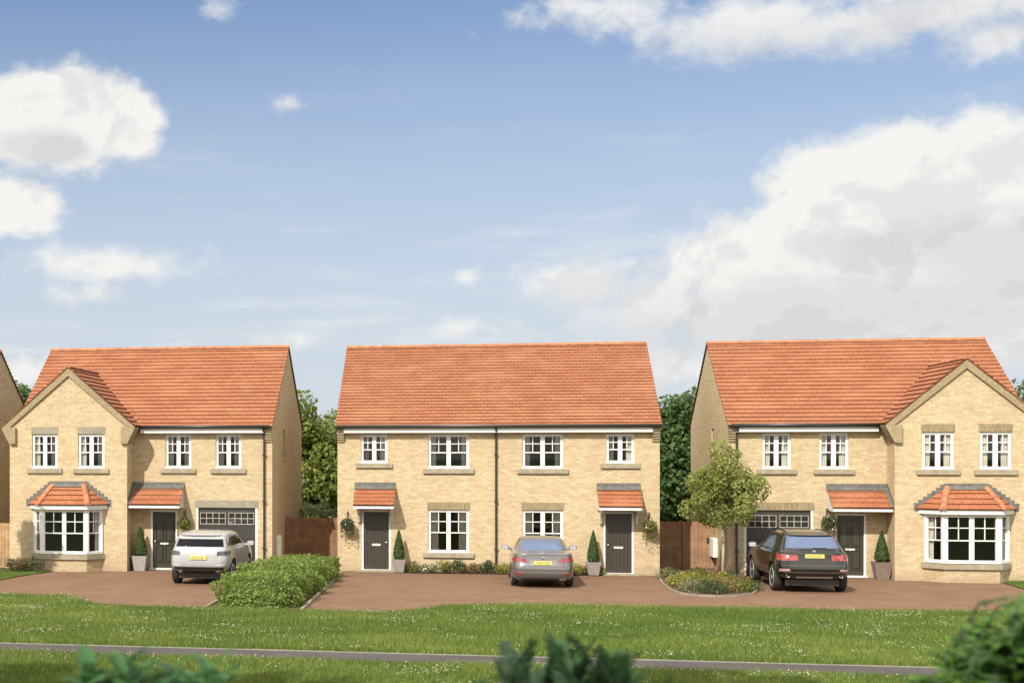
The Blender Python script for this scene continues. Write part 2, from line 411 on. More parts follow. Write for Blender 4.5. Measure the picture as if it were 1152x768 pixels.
def panel(fr, gl, O, U, Nn, w, z0, z1, lights=2, fo=.055, sill=.05, curtain=None, bars=True):
    """frame, casements and glazing bars into fr, glass into gl; O is the lower left of the opening on the wall face"""
    a, b = -.115, -.05
    fr.obox(O, U, Nn, 0, w, a, b, z0, z0+fo); fr.obox(O, U, Nn, 0, w, a, b, z1-fo, z1)
    fr.obox(O, U, Nn, 0, fo, a, b, z0+fo, z1-fo); fr.obox(O, U, Nn, w-fo, w, a, b, z0+fo, z1-fo)
    if sill: fr.obox(O, U, Nn, -.01, w+.01, -.05, .015, z0-.005, z0+sill)
    lw = w/lights
    for k in range(1, lights): fr.obox(O, U, Nn, k*lw-.038, k*lw+.038, a, b, z0+fo, z1-fo)
    for k in range(lights):
        ua = k*lw+(fo if k == 0 else .038); ub = (k+1)*lw-(fo if k == lights-1 else .038); za, zb = z0+fo, z1-fo
        c0, c1 = -.105, -.042; cw = .034
        fr.obox(O, U, Nn, ua+.003, ua+cw, c0, c1, za+.003, zb-.003); fr.obox(O, U, Nn, ub-cw, ub-.003, c0, c1, za+.003, zb-.003)
        fr.obox(O, U, Nn, ua+cw, ub-cw, c0, c1, za+.003, za+cw); fr.obox(O, U, Nn, ua+cw, ub-cw, c0, c1, zb-cw, zb-.003)
        H = zb-za; zm = za+H*.46; zt = za+H*.74; um = (ua+ub)/2; bw = .014
        if bars:
            fr.obox(O, U, Nn, ua+cw, ub-cw, -.09, -.055, zm-.019, zm+.019)
            fr.obox(O, U, Nn, ua+cw, ub-cw, -.088, -.057, zt-bw, zt+bw)
            fr.obox(O, U, Nn, um-bw, um+bw, -.087, -.058, zm+.019, zb-cw)
        P = lambda u, z: (O[0]+U[0]*u+Nn[0]*-.075, O[1]+U[1]*u+Nn[1]*-.075, O[2]+z)
        gl.face([P(ua+.01, za+.01), P(ub-.01, za+.01), P(ub-.01, zb-.01), P(ua+.01, zb-.01)])
    global CUR
    if curtain is not None:
        for u0, u1 in ((.05, .05+curtain), (w-.05-curtain, w-.05)):
            n = 7; pr = None
            for i in range(n+1):
                u = u0+(u1-u0)*i/n; q = (u, -.13-(.025 if i % 2 else 0)-.01)
                if pr:
                    X = lambda q_, z: (O[0]+U[0]*q_[0]+Nn[0]*q_[1], O[1]+U[1]*q_[0]+Nn[1]*q_[1], O[2]+z)
                    CUR.face([X(pr, z0+.02), X(q, z0+.02), X(q, z1-.02), X(pr, z1-.02)])
                pr = q
            CURS.append(CUR); CUR = MB(fr.sx)
CUR = None; CURS = []
def window(root, sx, x0, x1, z0, z1, yp, lintel=None, sill=True, curtain=.21):
    global CUR
    fr, gl = MB(sx), MB(sx); CUR = MB(sx)
    panel(fr, gl, (x0, yp, 0), (1,0,0), (0,-1,0), x1-x0, z0, z1, curtain=curtain)
    w = fr.build('window', WHITE, root)
    gl.build('pane', GLASS, w)
    for c in CURS: c.build('curtain', CURTAIN, w)
    CURS.clear()
    if sill:
        m = MB(sx); m.box(x0-.17, x1+.17, yp-.075, yp+.05, z0-.175, z0-.012); m.build('sill', STONE, w, bevel=.008)
    if lintel:
        m = MB(sx); m.box(x0-.03, x1+.03, yp-.012, yp+.02, z1+.003, z1+.25)
        m.build('lintel', GREYSTONE if lintel == 'stone' else SOLDIER, w)
    return w
def front_door(root, sx, x0, x1, zt, yp, style, hand=1):
    fr = MB(sx)
    fr.box(x0, x0+.065, yp+.01, yp+.13, .02, zt); fr.box(x1-.065, x1, yp+.01, yp+.13, .02, zt); fr.box(x0+.065, x1-.065, yp+.01, yp+.13, zt-.065, zt)
    fr.box(x0-.02, x1+.02, yp-.10, yp+.13, .02, .075)
    d = MB(sx); a, b = x0+.068, x1-.068; w = b-a
    if style == 'panel':
        d.box(a, b, yp+.075, yp+.12, .08, zt-.07)
        for r0, r1 in ((.10, .42), (.47, .83), (.875, .96)):
            for c0, c1 in ((.11, .46), (.54, .89)):
                z0, z1 = .08+(zt-.15)*r0, .08+(zt-.15)*r1; u0, u1 = a+w*c0, a+w*c1
                for q in ((u0, u1, z0, z0+.025), (u0, u1, z1-.025, z1), (u0, u0+.025, z0+.025, z1-.025), (u1-.025, u1, z0+.025, z1-.025)):
                    d.box(q[0], q[1], yp+.040, yp+.0745, q[2], q[3])
                d.box(u0+.055, u1-.055, yp+.050, yp+.0745, z0+.05, z1-.05)
    else:
        n = 7
        for k in range(n): d.box(a+w*k/n+.004, a+w*(k+1)/n-.004, yp+.065, yp+.085, .08, zt-.07)
        d.box(a, b, yp+.085, yp+.12, .08, zt-.07)
    o = d.build('front_door', DOOR if style == 'panel' else DOORB, root)
    fr.build('door_frame', WHITE, o)
    if style != 'panel':
        g = MB(sx); cx = (a+b)/2; cz = zt*.83
        g.prism([(cx-.09, cz), (cx, cz-.16), (cx+.09, cz), (cx, cz+.16)], yp+.055, yp+.066); g.build('door_light', plain('obscure_glass', (.05, .055, .05), .15), o)
    m = MB(sx); cx = (a+b)/2; m.box(cx-.15, cx+.15, yp+.045, yp+.066, .88, .955); m.build('letterbox', PALEMET, o, bevel=.006)
    m = MB(sx); hx = b-.09 if hand > 0 else a+.09
    m.lathe([(.012, yp+.075), (.012, yp+.04), (.034, yp+.035), (.038, yp+.02), (.02, yp+.008)], (hx, 0, 1.0), 'y', 12); m.build('door_handle', METAL, o, smooth=True)
    return o
def canopy(root, sx, x0, x1, yp, depth=.84, z0=2.31, z1=2.92, n=4, brackets=None, abut=None):
    t = MB(sx); stepped(t, (x0, yp-depth-.04, z0), (x1, yp-depth-.04, z0), (x0, yp-.002, z1), n, .035)
    o = t.build('canopy', TILES, root)
    m = MB(sx); m.box(x0+.02, x1-.02, yp-depth+.0, yp-depth+.03, z0-.12, z0-.022)
    m.box(x0+.02, x0+.045, yp-depth+.03, yp, z0-.12, z0-.022); m.box(x1-.045, x1-.02, yp-depth+.03, yp, z0-.12, z0-.022)
    m.box(x0+.045, x1-.045, yp-depth+.03, yp, z0-.11, z0-.09)
    m.build('fascia', WHITE, o)
    for xx in (x0+.03, x1-.055):
        m = MB(sx)
        a = [(xx, yp-depth+.08, z0-.022), (xx, yp, z0-.022), (xx, yp, z1-.03)]
        b = [(xx+.025, p[1], p[2]) for p in a]
        m.face(a); m.face(b[::-1])
        for i in range(3): m.face([a[i], b[i], b[(i+1)%3], a[(i+1)%3]])
        m.build('cheek', WHITEP, o)
    m = MB(sx)
    m.prism([(x0-.01, z1+.0), (x1+.01, z1+.0), (x1+.01, z1+.15), (x0-.01, z1+.15)], yp-.03, yp-.003)
    s = (z1-z0)/depth
    a = [(x0-.01, yp-.032, z1+.03), (x1+.01, yp-.032, z1+.03), (x1+.01, yp-.18, z1-.14*s+.045), (x0-.01, yp-.18, z1-.14*s+.045)]
    m.face(a); m.face([(p[0], p[1], p[2]-.012) for p in a][::-1])
    if abut is not None:   # stepped flashing against the side wall
        xa = abut
        sg = 1 if xa < (x0+x1)/2 else -1
        m.face([(xa+.004*sg, yp-depth, z0+.05), (xa+.004*sg, yp-.03, z1+.05), (xa+.004*sg, yp-.03, z1+.18), (xa+.004*sg, yp-depth, z0+.18)])
        q = [(xa+.005*sg, yp-depth-.04, z0+.05), (xa+.11*sg, yp-depth-.04, z0+.05), (xa+.11*sg, yp-.03, z1+.055), (xa+.005*sg, yp-.03, z1+.055)]
        m.face(q)
    m.build('lead_flashing', LEAD, o)
    for bx in (brackets or []):
        m = MB(sx)
        prof = [(0, z0-.125), (-.62, z0-.125), (-.62, z0-.19), (-.5, z0-.21), (-.28, z0-.34), (-.16, z0-.52), (-.12, z0-.6), (0, z0-.6)]
        a = [(bx-.035, yp+p, z) for p, z in prof]; b = [(bx+.035, y, z) for _, y, z in a]
        m.face(a); m.face(b[::-1])
        for i in range(len(a)): m.face([a[i], b[i], b[(i+1) % len(a)], a[(i+1) % len(a)]])
        m.build('bracket', WHITEP, o)
    return o
def eaves(root, sx, x0, x1, yp=0, dpx=None, gx0=None, gx1=None):
    m = MB(sx); m.box(x0, x1, yp-.235, yp-.21, 4.775, 4.955); m.box(x0, x1, yp-.21, yp-.003, 4.775, 4.80); m.build('fascia', WHITE, root)
    m = MB(sx); a = gx0 if gx0 is not None else x0; b = gx1 if gx1 is not None else x1
    m.tube([(a, yp-.30, 4.99), (b, yp-.30, 4.99)], .062, 10)
    g = m.build('gutter', BLACKP, root, smooth=True)
    for dx in dpx or []:
        m = MB(sx); m.tube([(dx, yp-.30, 4.97), (dx, yp-.28, 4.86), (dx, yp-.07, 4.68), (dx, yp-.07, .05)], .036, 8)
        for z in (.8, 2.4, 4.0): m.box(dx-.055, dx+.055, yp-.11, yp-.004, z, z+.05)
        m.build('downpipe', BLACKP, root)
def kneeler(root, sx, x0, x1, yp, flip=False):
    """small stepped brick corbel under the end of the eaves"""
    m = MB(sx)
    for k in range(6):
        z = 4.97-.085*k; y = .25*(1-k/6.5)
        m.box(x0, x1, yp-y, yp-.003, z-.078, z)
    m.build('corbel', BRICKD, root)
RUN, RISE = 4.4, 3.01
def gable_poly(yf, yb, ye=-.25):
    zr = lambda y: 5.03+RISE*min(y-ye, 2*(RUN)-(y-ye))/RUN
    return [(yf, 5.0), (yf, zr(yf)-.03), (ye+RUN, 5.03+RISE-.03), (yb, zr(yb)-.03), (yb, 5.0)]

def bay_window(root, sx, cx, yp, base):
    """canted bay: dwarf wall, stone sill, three-sided frame, hipped tiled roof with hips and stepped lead"""
    def poly(hw, fh, p): return [(cx-hw, yp-.002), (cx-fh, yp-p), (cx+fh, yp-p), (cx+hw, yp-.002)]
    HW, FH, PD = 1.19, .78, .52
    fr, gl = MB(sx), MB(sx)
    global CUR; CUR = MB(sx)
    pts = [Vector((x, y, 0)) for x, y in poly(HW, FH, PD)]
    for i in range(3):
        a, b = pts[i], pts[i+1]; u = (b-a).normalized(); w = (b-a).length; n = Vector((u.y, -u.x, 0))
        panel(fr, gl, a+n*.05, u, n, w, .62, 2.15, lights=2 if i == 1 else 1, sill=.07, fo=.06, curtain=.17 if i != 1 else None)
    for p in pts[1:3]: fr.box(p.x-.085, p.x+.085, p.y-.018, p.y+.10, .67, 2.15)
    for p in (pts[0], pts[3]): fr.box(p.x-.05, p.x+.05, p.y-.06, p.y, .67, 2.15)
    o = fr.build('bay_window', WHITE, root)
    gl.build('pane', GLASS, o)
    for c in CURS: c.build('curtain', CURTAIN, o)
    CURS.clear()
    m = MB(sx); m.slab(poly(HW+.04, FH+.02, PD+.02), base, .43); m.build('dwarf_wall', BRICK, o)
    m = MB(sx); m.slab(poly(HW+.14, FH+.07, PD+.10), .433, .595); m.build('sill', STONE, o)
    m = MB(sx); m.slab(poly(HW+.21, FH+.10, PD+.17), 2.153, 2.29); m.build('fascia', WHITE, o)
    # roof
    e = poly(HW+.28, FH+.13, PD+.22); zt = 2.98; z0 = 2.30
    T = [(cx-.58, yp-.002), (cx+.58, yp-.002)]
    t = MB(sx)
    def course_face(E0, E1, T0, T1, n=4):
        E0, E1, T0, T1 = [Vector(v) for v in (E0, E1, T0, T1)]
        nn = (E1-E0).cross((T0+T1)/2-E0).normalized()
        if nn.z < 0: nn = -nn
        for k in range(n):
            a, b = k/n, (k+1)/n
            p0, p1, q0, q1 = E0.lerp(T0, a), E1.lerp(T1, a), E0.lerp(T0, b), E1.lerp(T1, b)
            u0, u1 = (p0-E0).dot((E1-E0).normalized()), (p1-E0).dot((E1-E0).normalized())
            t.face([p0+nn*.035, p1+nn*.035, q1+nn*.005, q0+nn*.005], [(u0, a*.64), (u1, a*.64), (u1, b*.64-.002), (u0, b*.64-.002)])
            t.face([p0, p1, p1+nn*.035, p0+nn*.035], [(u0, a*.64), (u1, a*.64), (u1, a*.64+.01), (u0, a*.64+.01)])
    E = [(x, y, z0) for x, y in e]; TL, TR = (T[0][0], T[0][1], zt), (T[1][0], T[1][1], zt)
    course_face(E[1], E[2], (T[0][0]+.0, yp-.06, zt-.03), (T[1][0], yp-.06, zt-.03))
    course_face(E[0], E[1], TL, (T[0][0], yp-.06, zt-.03)); course_face(E[2], E[3], (T[1][0], yp-.06, zt-.03), TR)
    t.face(E)
    r = t.build('bay_roof', TILES, o)
    for a, b in ((E[1], (T[0][0], yp-.06, zt)), (E[2], (T[1][0], yp-.06, zt))):
        m = MB(sx); ridge_row(m, Vector(a)+Vector((0, -.02, .05)), Vector(b)+Vector((0, 0, .04)), .095, .22); m.build('hip_tile', RIDGE, o, smooth=False)
    m = MB(sx)
    m.box(cx-.66, cx+.66, yp-.026, yp-.003, zt-.02, zt+.13)
    m.face([(cx-.58, yp-.028, zt+.05), (cx+.58, yp-.028, zt+.05), (cx+.62, yp-.16, zt-.06), (cx-.62, yp-.16, zt-.06)])
    for s in (-1, 1):     # stepped flashing up the wall each side
        n = 7
        for k in range(n):
            xa = cx+s*(HW+.34-(HW+.34-.62)*k/n); xb = cx+s*(HW+.34-(HW+.34-.62)*(k+1)/n)
            z = z0+(zt-z0)*(k)/n
            m.prism([(min(xa, xb), z-.06), (max(xa, xb), z-.06), (max(xa, xb), z+.19), (min(xa, xb), z+.19)], yp-.022, yp-.003)
    m.build('lead_flashing', LEAD, o)
    return o

HOUSES = 'cream brick houses along the row'
def detached(X0, Y0, sg, label, style):
    root = thing('brick_house', label, 'house', (X0, Y0, 0), group=HOUSES)
    s = .88; w = 4.92; gw = -4.23; ap = -2.096; D = 8.3
    win = [(1.165, 2.077, 3.555, 4.735), (2.945, 3.842, 3.555, 4.735)]
    gwin = [(-1.746, -.807, 3.555, 4.745), (-3.416, -2.495, 3.555, 4.745)]
    door = (.632, 1.586, .02, 2.10); gar = (2.256, 4.406, .0, 2.19)
    m = MB(sg)
    wallgrid(m, (0, 0, 0), (1,0,0), (0,-1,0), 0, w, 0, 5.18, win+[door, gar], .13)
    wallgrid(m, (0, -s, 0), (1,0,0), (0,-1,0), gw, 0, 0, 5.0, gwin+[(ap-1.0, ap+1.0, .62, 2.15)], .12)
    m.face([(gw, -s, 5.0), (0, -s, 5.0), (0, -s, 5.2), (ap, -s, 6.97), (gw, -s, 5.18)])
    wallgrid(m, (0, 0, 0), (0,1,0), (1,0,0), -s, 0, 0, 5.2, [])
    wallgrid(m, (w, 0, 0), (0,1,0), (1,0,0), 0, D, 0, 5.0, [(2.85, 3.35, 4.15, 4.95)], .1)
    m.face([(w, y, z) for y, z in gable_poly(0, D)])
    wallgrid(m, (gw, 0, 0), (0,1,0), (-1,0,0), -s, D, 0, 5.0, [])
    m.face([(gw, y, z) for y, z in gable_poly(0, D)])
    m.face([(gw, D, 0), (w, D, 0), (w, D, 5.0), (gw, D, 5.0)])
    wall = m.build('wall', BRICK, root)
    m = MB(sg); m.box(gw+.05, w-.05, .2, D-.1, 2.55, 2.75); m.box(gw+.05, -.05, -s+.2, .2, 2.55, 2.75); m.box(gw+.05, w-.05, .2, D-.1, .012, .03)
    m.box(gw+.05, w-.05, 3.6, 3.7, .03, 5.0)
    m.build('floor', DARKFLOOR, root)
    # main roof
    m = MB(sg); xa, xb = gw-.04, w+.05; zr = 5.03+RISE
    stepped(m, (xa, -.25-.08, 4.975), (xb, -.25-.08, 4.975), (xa, -.25+RUN, zr), 22, .042)
    stepped(m, (xa, 2*RUN-.25, 5.03), (xb, 2*RUN-.25, 5.03), (xa, -.25+RUN, zr), 22, .05, uoff=40)
    roof = m.build('roof', TILE, root)
    m = MB(sg); ridge_row(m, (xa, RUN-.25, zr+.03), (xb, RUN-.25, zr+.03)); m.build('ridge_tile', RIDGE, roof)
    # cross gable roof
    m = MB(sg); hs = 2.40; za, zb = 5.01, 7.06; yf = -s-.09
    stepped(m, (ap+hs, yf, za), (ap+hs, 2.9, za), (ap, yf, zb), 13, .05)
    stepped(m, (ap-hs, yf, za), (ap-hs, 2.9, za), (ap, yf, zb), 13, .05, uoff=13)
    gr = m.build('gable_roof', TILE, root)
    m = MB(sg); ridge_row(m, (ap, yf, zb+.035), (ap, 2.75, zb+.035), .115); m.build('ridge_tile', RIDGE, gr)
    m = MB(sg)
    for q in (1, -1):
        X = lambda d: ap+q*d
        m.prism([(X(0), zb-.03), (X(hs-.02), za-.03), (X(hs-.28), za-.03), (X(0), zb-.30)], -s-.075, -s-.002)
    m.build('verge', BRICKD, root)
    for q in (1, -1):
        m = MB(sg); X = lambda d: ap+q*d
        m.prism([(X(1.90), 4.975), (X(2.40), 4.975), (X(2.37), 4.88), (X(2.12), 4.40), (X(1.90), 4.40)], -s-.12, -s-.003)
        if q == 1: m.prism([(X(2.10), 4.975), (X(2.40), 4.975), (X(2.37), 4.88), (X(2.12), 4.40), (X(2.10), 4.40)], -s-.003, -.36)
        else: m.prism([(X(2.14), 4.975), (X(2.40), 4.975), (X(2.37), 4.88), (X(2.14), 4.40)], -s-.003, .3)
        m.build('kneeler', BRICKD, root)
    eaves(root, sg, .31, w-.24, 0, [w-.27], .31, w-.06)
    kneeler(root, sg, w-.235, w-.003, 0)
    for a in win: window(root, sg, *a, 0)
    for a in gwin: window(root, sg, *a, -s, lintel=style)
    # narrow side window
    m = MB(sg); m.box(w-.09, w-.06, 2.86, 3.34, 4.16, 4.94); o = m.build('side_window', SLATE, root)
    m = MB(sg); m.box(w-.05, w+.06, 2.78, 3.42, 4.04, 4.14); m.build('sill', STONE, o)
    front_door(root, sg, *door[:2], door[3], 0, 'panel', hand=-sg*sg if sg > 0 else 1)
    canopy(root, sg, .005, 1.84, 0, depth=.80, abut=0)
    # garage
    m = MB(sg); a, b = gar[0]+.075, gar[1]-.075; n = 22; wd = b-a
    for k in range(n): m.box(a+wd*k/n+.005, a+wd*(k+1)/n-.005, .06, .085, .02, 1.56)
    m.box(a, b, .085, .12, .02, 2.10); m.box(a, b, .062, .085, 1.565, 1.62); m.box(a, b, .062, .085, 2.03, 2.19); m.box(a, b, .085, .12, 2.10, 2.19)
    mid = (a+b)/2; m.box(mid-.05, mid+.05, .062, .085, 1.62, 2.03); m.box(a, a+.05, .062, .085, 1.62, 2.03); m.box(b-.05, b, .062, .085, 1.62, 2.03)
    g = m.build('garage_door', GARAGE, root)
    for j0, j1 in ((gar[0], a-.002), (b+.002, gar[1])):
        m = MB(sg); m.box(j0, j1, .0, .13, .01, 2.19); m.build('garage_jamb', WHITEP, g)
    fr, pn = MB(sg), MB(sg)
    for u0, u1 in ((a+.05, mid-.05), (mid+.05, b-.05)):
        pn.face([(u0, .0795, 1.62), (u1, .0795, 1.62), (u1, .0795, 2.03), (u0, .0795, 2.03)])
        for z in (1.62, 1.812, 2.005): fr.box(u0, u1, .066, .078, z, z+.018)
        for k in range(5):
            x = u0+(u1-u0-.018)*k/4
            for z in (1.646, 1.838): fr.box(x, x+.018, .067, .078, z-.008, z+.168)
    fr.build('glazing_bar', BARP, g); pn.build('pane', plain('dark_pane', (.02, .02, .017), .08), g)
    m = MB(sg); m.box(gar[0]-.03, gar[1]+.03, -.012, .02, 2.195, 2.45); m.build('lintel', GREYSTONE if style == 'stone' else SOLDIER, root)
    bay_window(root, sg, ap, -s, 0)
    m = MB(sg); m.box(w+.004, w+.14, .98, 1.5, .40, 1.18) if sg > 0 else m.box(w+.004, w+.16, 1.95, 2.75, .47, 1.13)
    m.build('meter_box', METER, root, bevel=.012)
    return root

left = detached(-11.85, -.862, 1, 'detached house with pale stone lintels, left gable and white car outside', 'stone')
right = detached(13.079, .396, -1, 'detached house with brown brick lintels, right gable and black car outside', 'brick')
nb = copy_tree(left); nb.location = (-23.1, -.862, 0)
nb['label'] = 'neighbouring house cut by the photo edge, only its shaded gable wall showing'

def semi():
    root = thing('brick_house', 'semi-detached pair with one wide plain roof and two plank front doors', 'house', (0, 0, 0), group=HOUSES)
    a, b, D = -4.765, 5.946, 8.3
    up = [(-3.96, -3.04, 3.74, 4.725), (-1.655, -.28, 3.555, 4.725), (1.49, 2.83, 3.555, 4.725), (4.225, 5.14, 3.74, 4.725)]
    lo = [(-1.66, -.28, .68, 2.15), (1.5, 2.83, .69, 2.16)]
    dr = [(-3.93, -2.93, .02, 2.12), (4.14, 5.12, .02, 2.12)]
    m = MB(); wallgrid(m, (0,0,0), (1,0,0), (0,-1,0), a, b, 0, 5.18, up+lo+dr, .13)
    for x in (a, b):
        wallgrid(m, (x, 0, 0), (0,1,0), (1 if x > 0 else -1,0,0), 0, D, 0, 5.0, [])
        m.face([(x, y, z) for y, z in gable_poly(0, D)])
    m.face([(a, D, 0), (b, D, 0), (b, D, 5), (a, D, 5)])
    m.build('wall', BRICK, root)
    m = MB(); m.box(a+.05, b-.05, .2, D-.1, 2.55, 2.75); m.box(a+.05, b-.05, .2, D-.1, .012, .03); m.box(a+.05, b-.05, 3.6, 3.7, .03, 5.0); m.box(.55, .65, .2, 3.6, .03, 5.0)
    m.build('floor', DARKFLOOR, root)
    m = MB(); zr = 5.03+RISE
    stepped(m, (a-.05, -.33, 4.975), (b+.05, -.33, 4.975), (a-.05, RUN-.25, zr), 27, .038)
    stepped(m, (a-.05, 2*RUN-.25, 5.03), (b+.05, 2*RUN-.25, 5.03), (a-.05, RUN-.25, zr), 27, .038, uoff=30)
    r = m.build('roof', TILEC, root)
    m = MB(); ridge_row(m, (a-.05, RUN-.25, zr+.03), (b+.05, RUN-.25, zr+.03)); m.build('ridge_tile', RIDGE, r)
    eaves(root, 1, a+.24, b-.24, 0, [.62], a-.03, b+.03)
    kneeler(root, 1, a+.003, a+.235, 0); kneeler(root, 1, b-.235, b-.003, 0)
    for i, q in enumerate(up): window(root, 1, *q, 0)
    for q in lo: window(root, 1, *q, 0, lintel='brick', curtain=.30)
    front_door(root, 1, *dr[0][:2], 2.12, 0, 'plank', 1); front_door(root, 1, *dr[1][:2], 2.12, 0, 'plank', -1)
    canopy(root, 1, -4.16, -2.77, 0, depth=.78, n=5, brackets=[-4.02, -2.88])
    canopy(root, 1, 3.93, 5.32, 0, depth=.78, n=5, brackets=[4.05, 5.2])
    for q in dr:
        m = MB(); m.box(q[0]-.2, q[1]+.15, -.36, -.003, .0, .065); m.build('doorstep', STONE, root, bevel=.01)
semi()
# ------------------------------------------------------------------ ground, drive, path
exec_ground = True
EDGE = [(-40, -10.2), (-13.4, -10.45), (-11.6, -10.5), (-11.0, -11.0), (-10.45, -12.0), (-9.7, -12.8), (-8.6, -12.95), (-6.63, -12.9), (-4.4, -13.1), (-2.3, -13.05),
        (-1.6, -12.75), (-1.2, -11.8), (-.95, -11.2), (-.2, -10.75), (1.46, -10.45), (5.07, -10.45), (10.3, -10.3), (12.7, -9.95), (20, -9.8), (40, -9.6)]
EX, EY = np.array([e[0] for e in EDGE]), np.array([e[1] for e in EDGE])
GROUND = ground_noise('meadow_soil', [(.075, .115, .022), (.095, .135, .028), (.06, .085, .022)], [1.2, 8])
DRIVE = ground_noise('red_block_paving', [(.182, .106, .066), (.210, .127, .081), (.144, .083, .051)], [.8, 26], bump=.5, bdist=.006, bricks=(.22, .11, .75))
ASPH = ground_noise('grey_asphalt', [(.070, .060, .058), (.088, .075, .071), (.055, .048, .047)], [1.0, 40], bump=.4, bdist=.004)
SOIL = ground_noise('bed_soil', [(.07, .045, .028), (.10, .065, .04), (.05, .032, .02)], [3, 20], bump=.8, bdist=.03)
CONC = ground_noise('kerb_concrete', [(.24, .20, .155), (.28, .24, .19), (.19, .16, .125)], [3, 25], bump=.3, bdist=.004)
def flat(name, polys, z, mat, kind='structure'):
    m = MB()
    for p in polys: m.face([(x, y, z) for x, y in p])
    return tag(m.build(name, mat), kind=kind)
flat('ground', [[(-2500, -2500), (2500, -2500), (2500, 2500), (-2500, 2500)]], 0, GROUND)
quads = []
for i in range(len(EDGE)-1):
    quads.append([EDGE[i], EDGE[i+1], (EDGE[i+1][0], 5.0), (EDGE[i][0], 5.0)])
flat('driveway', quads, .006, DRIVE)
flat('path', [[(-60, -21.78), (60, -21.62), (60, -20.35), (-60, -20.6)]], .006, ASPH)
def kerb_line(name, pts, w, h, mat=CONC, z=0):
    m = MB()
    for i in range(len(pts)-1):
        a, b = Vector((*pts[i], z)), Vector((*pts[i+1], z)); d = b-a; L_ = d.length; u = d.normalized(); n = Vector((-u.y, u.x, 0))
        k = max(1, int(L_/.9))
        for j in range(k):
            m.obox(a, u, n, L_*j/k+.003, L_*(j+1)/k-.006, -w/2, w/2, 0, h+random.uniform(-.004, .004))
    return tag(m.build(name, mat), kind='structure')
kerb_line('kerb', [(-40, -20.52), (0, -20.46), (40, -20.29)], .04, .02, plain('grey_edging', (.24, .22, .19), .9))
LAWNL = [(-19.5, -6.8), (-14.98, -6.1), (-14.80, -4.4), (-14.55, -3.2), (-14.3, -2.35), (-19.5, -1.76)]
LAWNR = [(16.2, -.52), (16.1, -1.3), (15.95, -3.1), (19, -5.5), (24, -6), (24, -.52)]
flat('lawn', [LAWNL], .03, GROUND); flat('lawn', [LAWNR], .03, GROUND)
HB = [(-6.95, -12.85), (-4.45, -12.95), (-4.5, -1.2), (-6.85, -1.0)]
flat('planting_bed', [HB], .035, SOIL)
kerb_line('kerb', [(-4.42, -13.0), (-4.5, -1.2)], .08, .07); kerb_line('kerb', [(-6.95, -12.95), (-6.85, -1.0)], .08, .07)
BED = [(5.78, -1.25), (5.62, -3.8), (5.62, -5.6), (5.75, -6.55), (6.1, -7.0), (6.6, -7.12), (7.2, -6.85), (7.75, -6.2), (8.08, -5.1), (8.15, -2.2), (8.1, .2), (5.98, .2)]
flat('planting_bed', [BED], .04, SOIL); kerb_line('kerb', BED[:-2], .05, .055)
flat('planting_bed', [[(-2.75, -.62), (.75, -.55), (4.1, -.5), (4.1, -.003), (-2.75, -.003)]], .03, SOIL)

# ------------------------------------------------------------------ foliage
def leaf_quads(C, Nrm, size, asp=.55, jit=.55):
    """diamond leaves at C facing roughly along Nrm"""
    n = len(C)
    nr = Nrm+RNG.normal(0, jit, (n, 3)); nr /= np.linalg.norm(nr, axis=1, keepdims=True)+1e-9
    a = np.cross(nr, RNG.normal(0, 1, (n, 3))); a /= np.linalg.norm(a, axis=1, keepdims=True)+1e-9
    b = np.cross(nr, a); s = (size*RNG.uniform(.65, 1.35, n))[:, None]
    V = np.stack([C-a*s*.5, C+b*s*asp*.5+nr*s*.08, C+a*s*.5, C-b*s*asp*.5+nr*s*.08], 1).reshape(-1, 3)
    return V, np.arange(4*n).reshape(-1, 4)
def unit(n):
    v = RNG.normal(0, 1, (n, 3)); return v/np.linalg.norm(v, axis=1, keepdims=True)
def clump_pts(centers, radii, n, shell=.55, flat_=1.0):
    """points near the surface of many clumps, with outward normals"""
    radii = np.asarray(radii); p = radii**2/np.sum(radii**2)
    k = RNG.choice(len(centers), n, p=p); u = unit(n)
    r = radii[k]*(shell+(1-shell)*RNG.random(n)**.6)
    C = np.asarray(centers)[k]+u*r[:, None]*np.array([1, 1, flat_])
    return C, u+np.array([0, 0, .35]), k
def tree(name, loc, h, crown, nclump, n, size, mat, bark, label, cat='tree', group=None, seed=0, trunk_r=.14, sparse=1.0, cl=(.22, .36), fork=.45, pear=0):
    """crown = (cx, cy, cz, rx, ry, rz) relative to loc"""
    global RNG; RNG = np.random.default_rng(seed); rnd = random.Random(seed)
    root = thing(name, label, cat, loc, group=group)
    cx, cy, cz, rx, ry, rz = crown; rad = np.array([rx, ry, rz]); cc = np.array([cx, cy, cz])
    u = unit(nclump); rr = RNG.random(nclump)**.45*.9
    cen = cc+u*rr[:, None]*rad
    if pear:
        q = (cen[:, 2]-cz)/rz; f = (1.12-pear*q)[:, None]; cen[:, :2] = np.array([cx, cy])+(cen[:, :2]-np.array([cx, cy]))*f
    cr = RNG.uniform(*cl, nclump)*min(rx, rz)
    C, Nr, k = clump_pts(cen, cr, n)
    ct = RNG.uniform(0, .35, nclump)
    tint = np.clip(ct[k]+RNG.uniform(.0, .65, n), 0, 1)
    V, F = leaf_quads(C, Nr, size)
    arr_mesh('crown', V, F, mat, root, tint)
    m = MB(); zf = cz-rz*fork
    m.tube([(0, 0, -.05), (.01, 0, zf*.5), (cx*.3, cy*.3, zf)], .1, 9, taper=[trunk_r*1.15, trunk_r*.85, trunk_r*.7])
    for i in range(min(26, nclump)):
        p = Vector(cen[i]); a = Vector((cx*.3, cy*.3, zf+rnd.uniform(-.1, .5)*rz*.6)); mid = a.lerp(p, .5)+Vector((0, 0, -.08*rz))
        m.tube([a, mid, p], .03, 5, taper=[trunk_r*.36, trunk_r*.22, trunk_r*.08])
    m.build('trunk', bark, root, smooth=True)
    return root
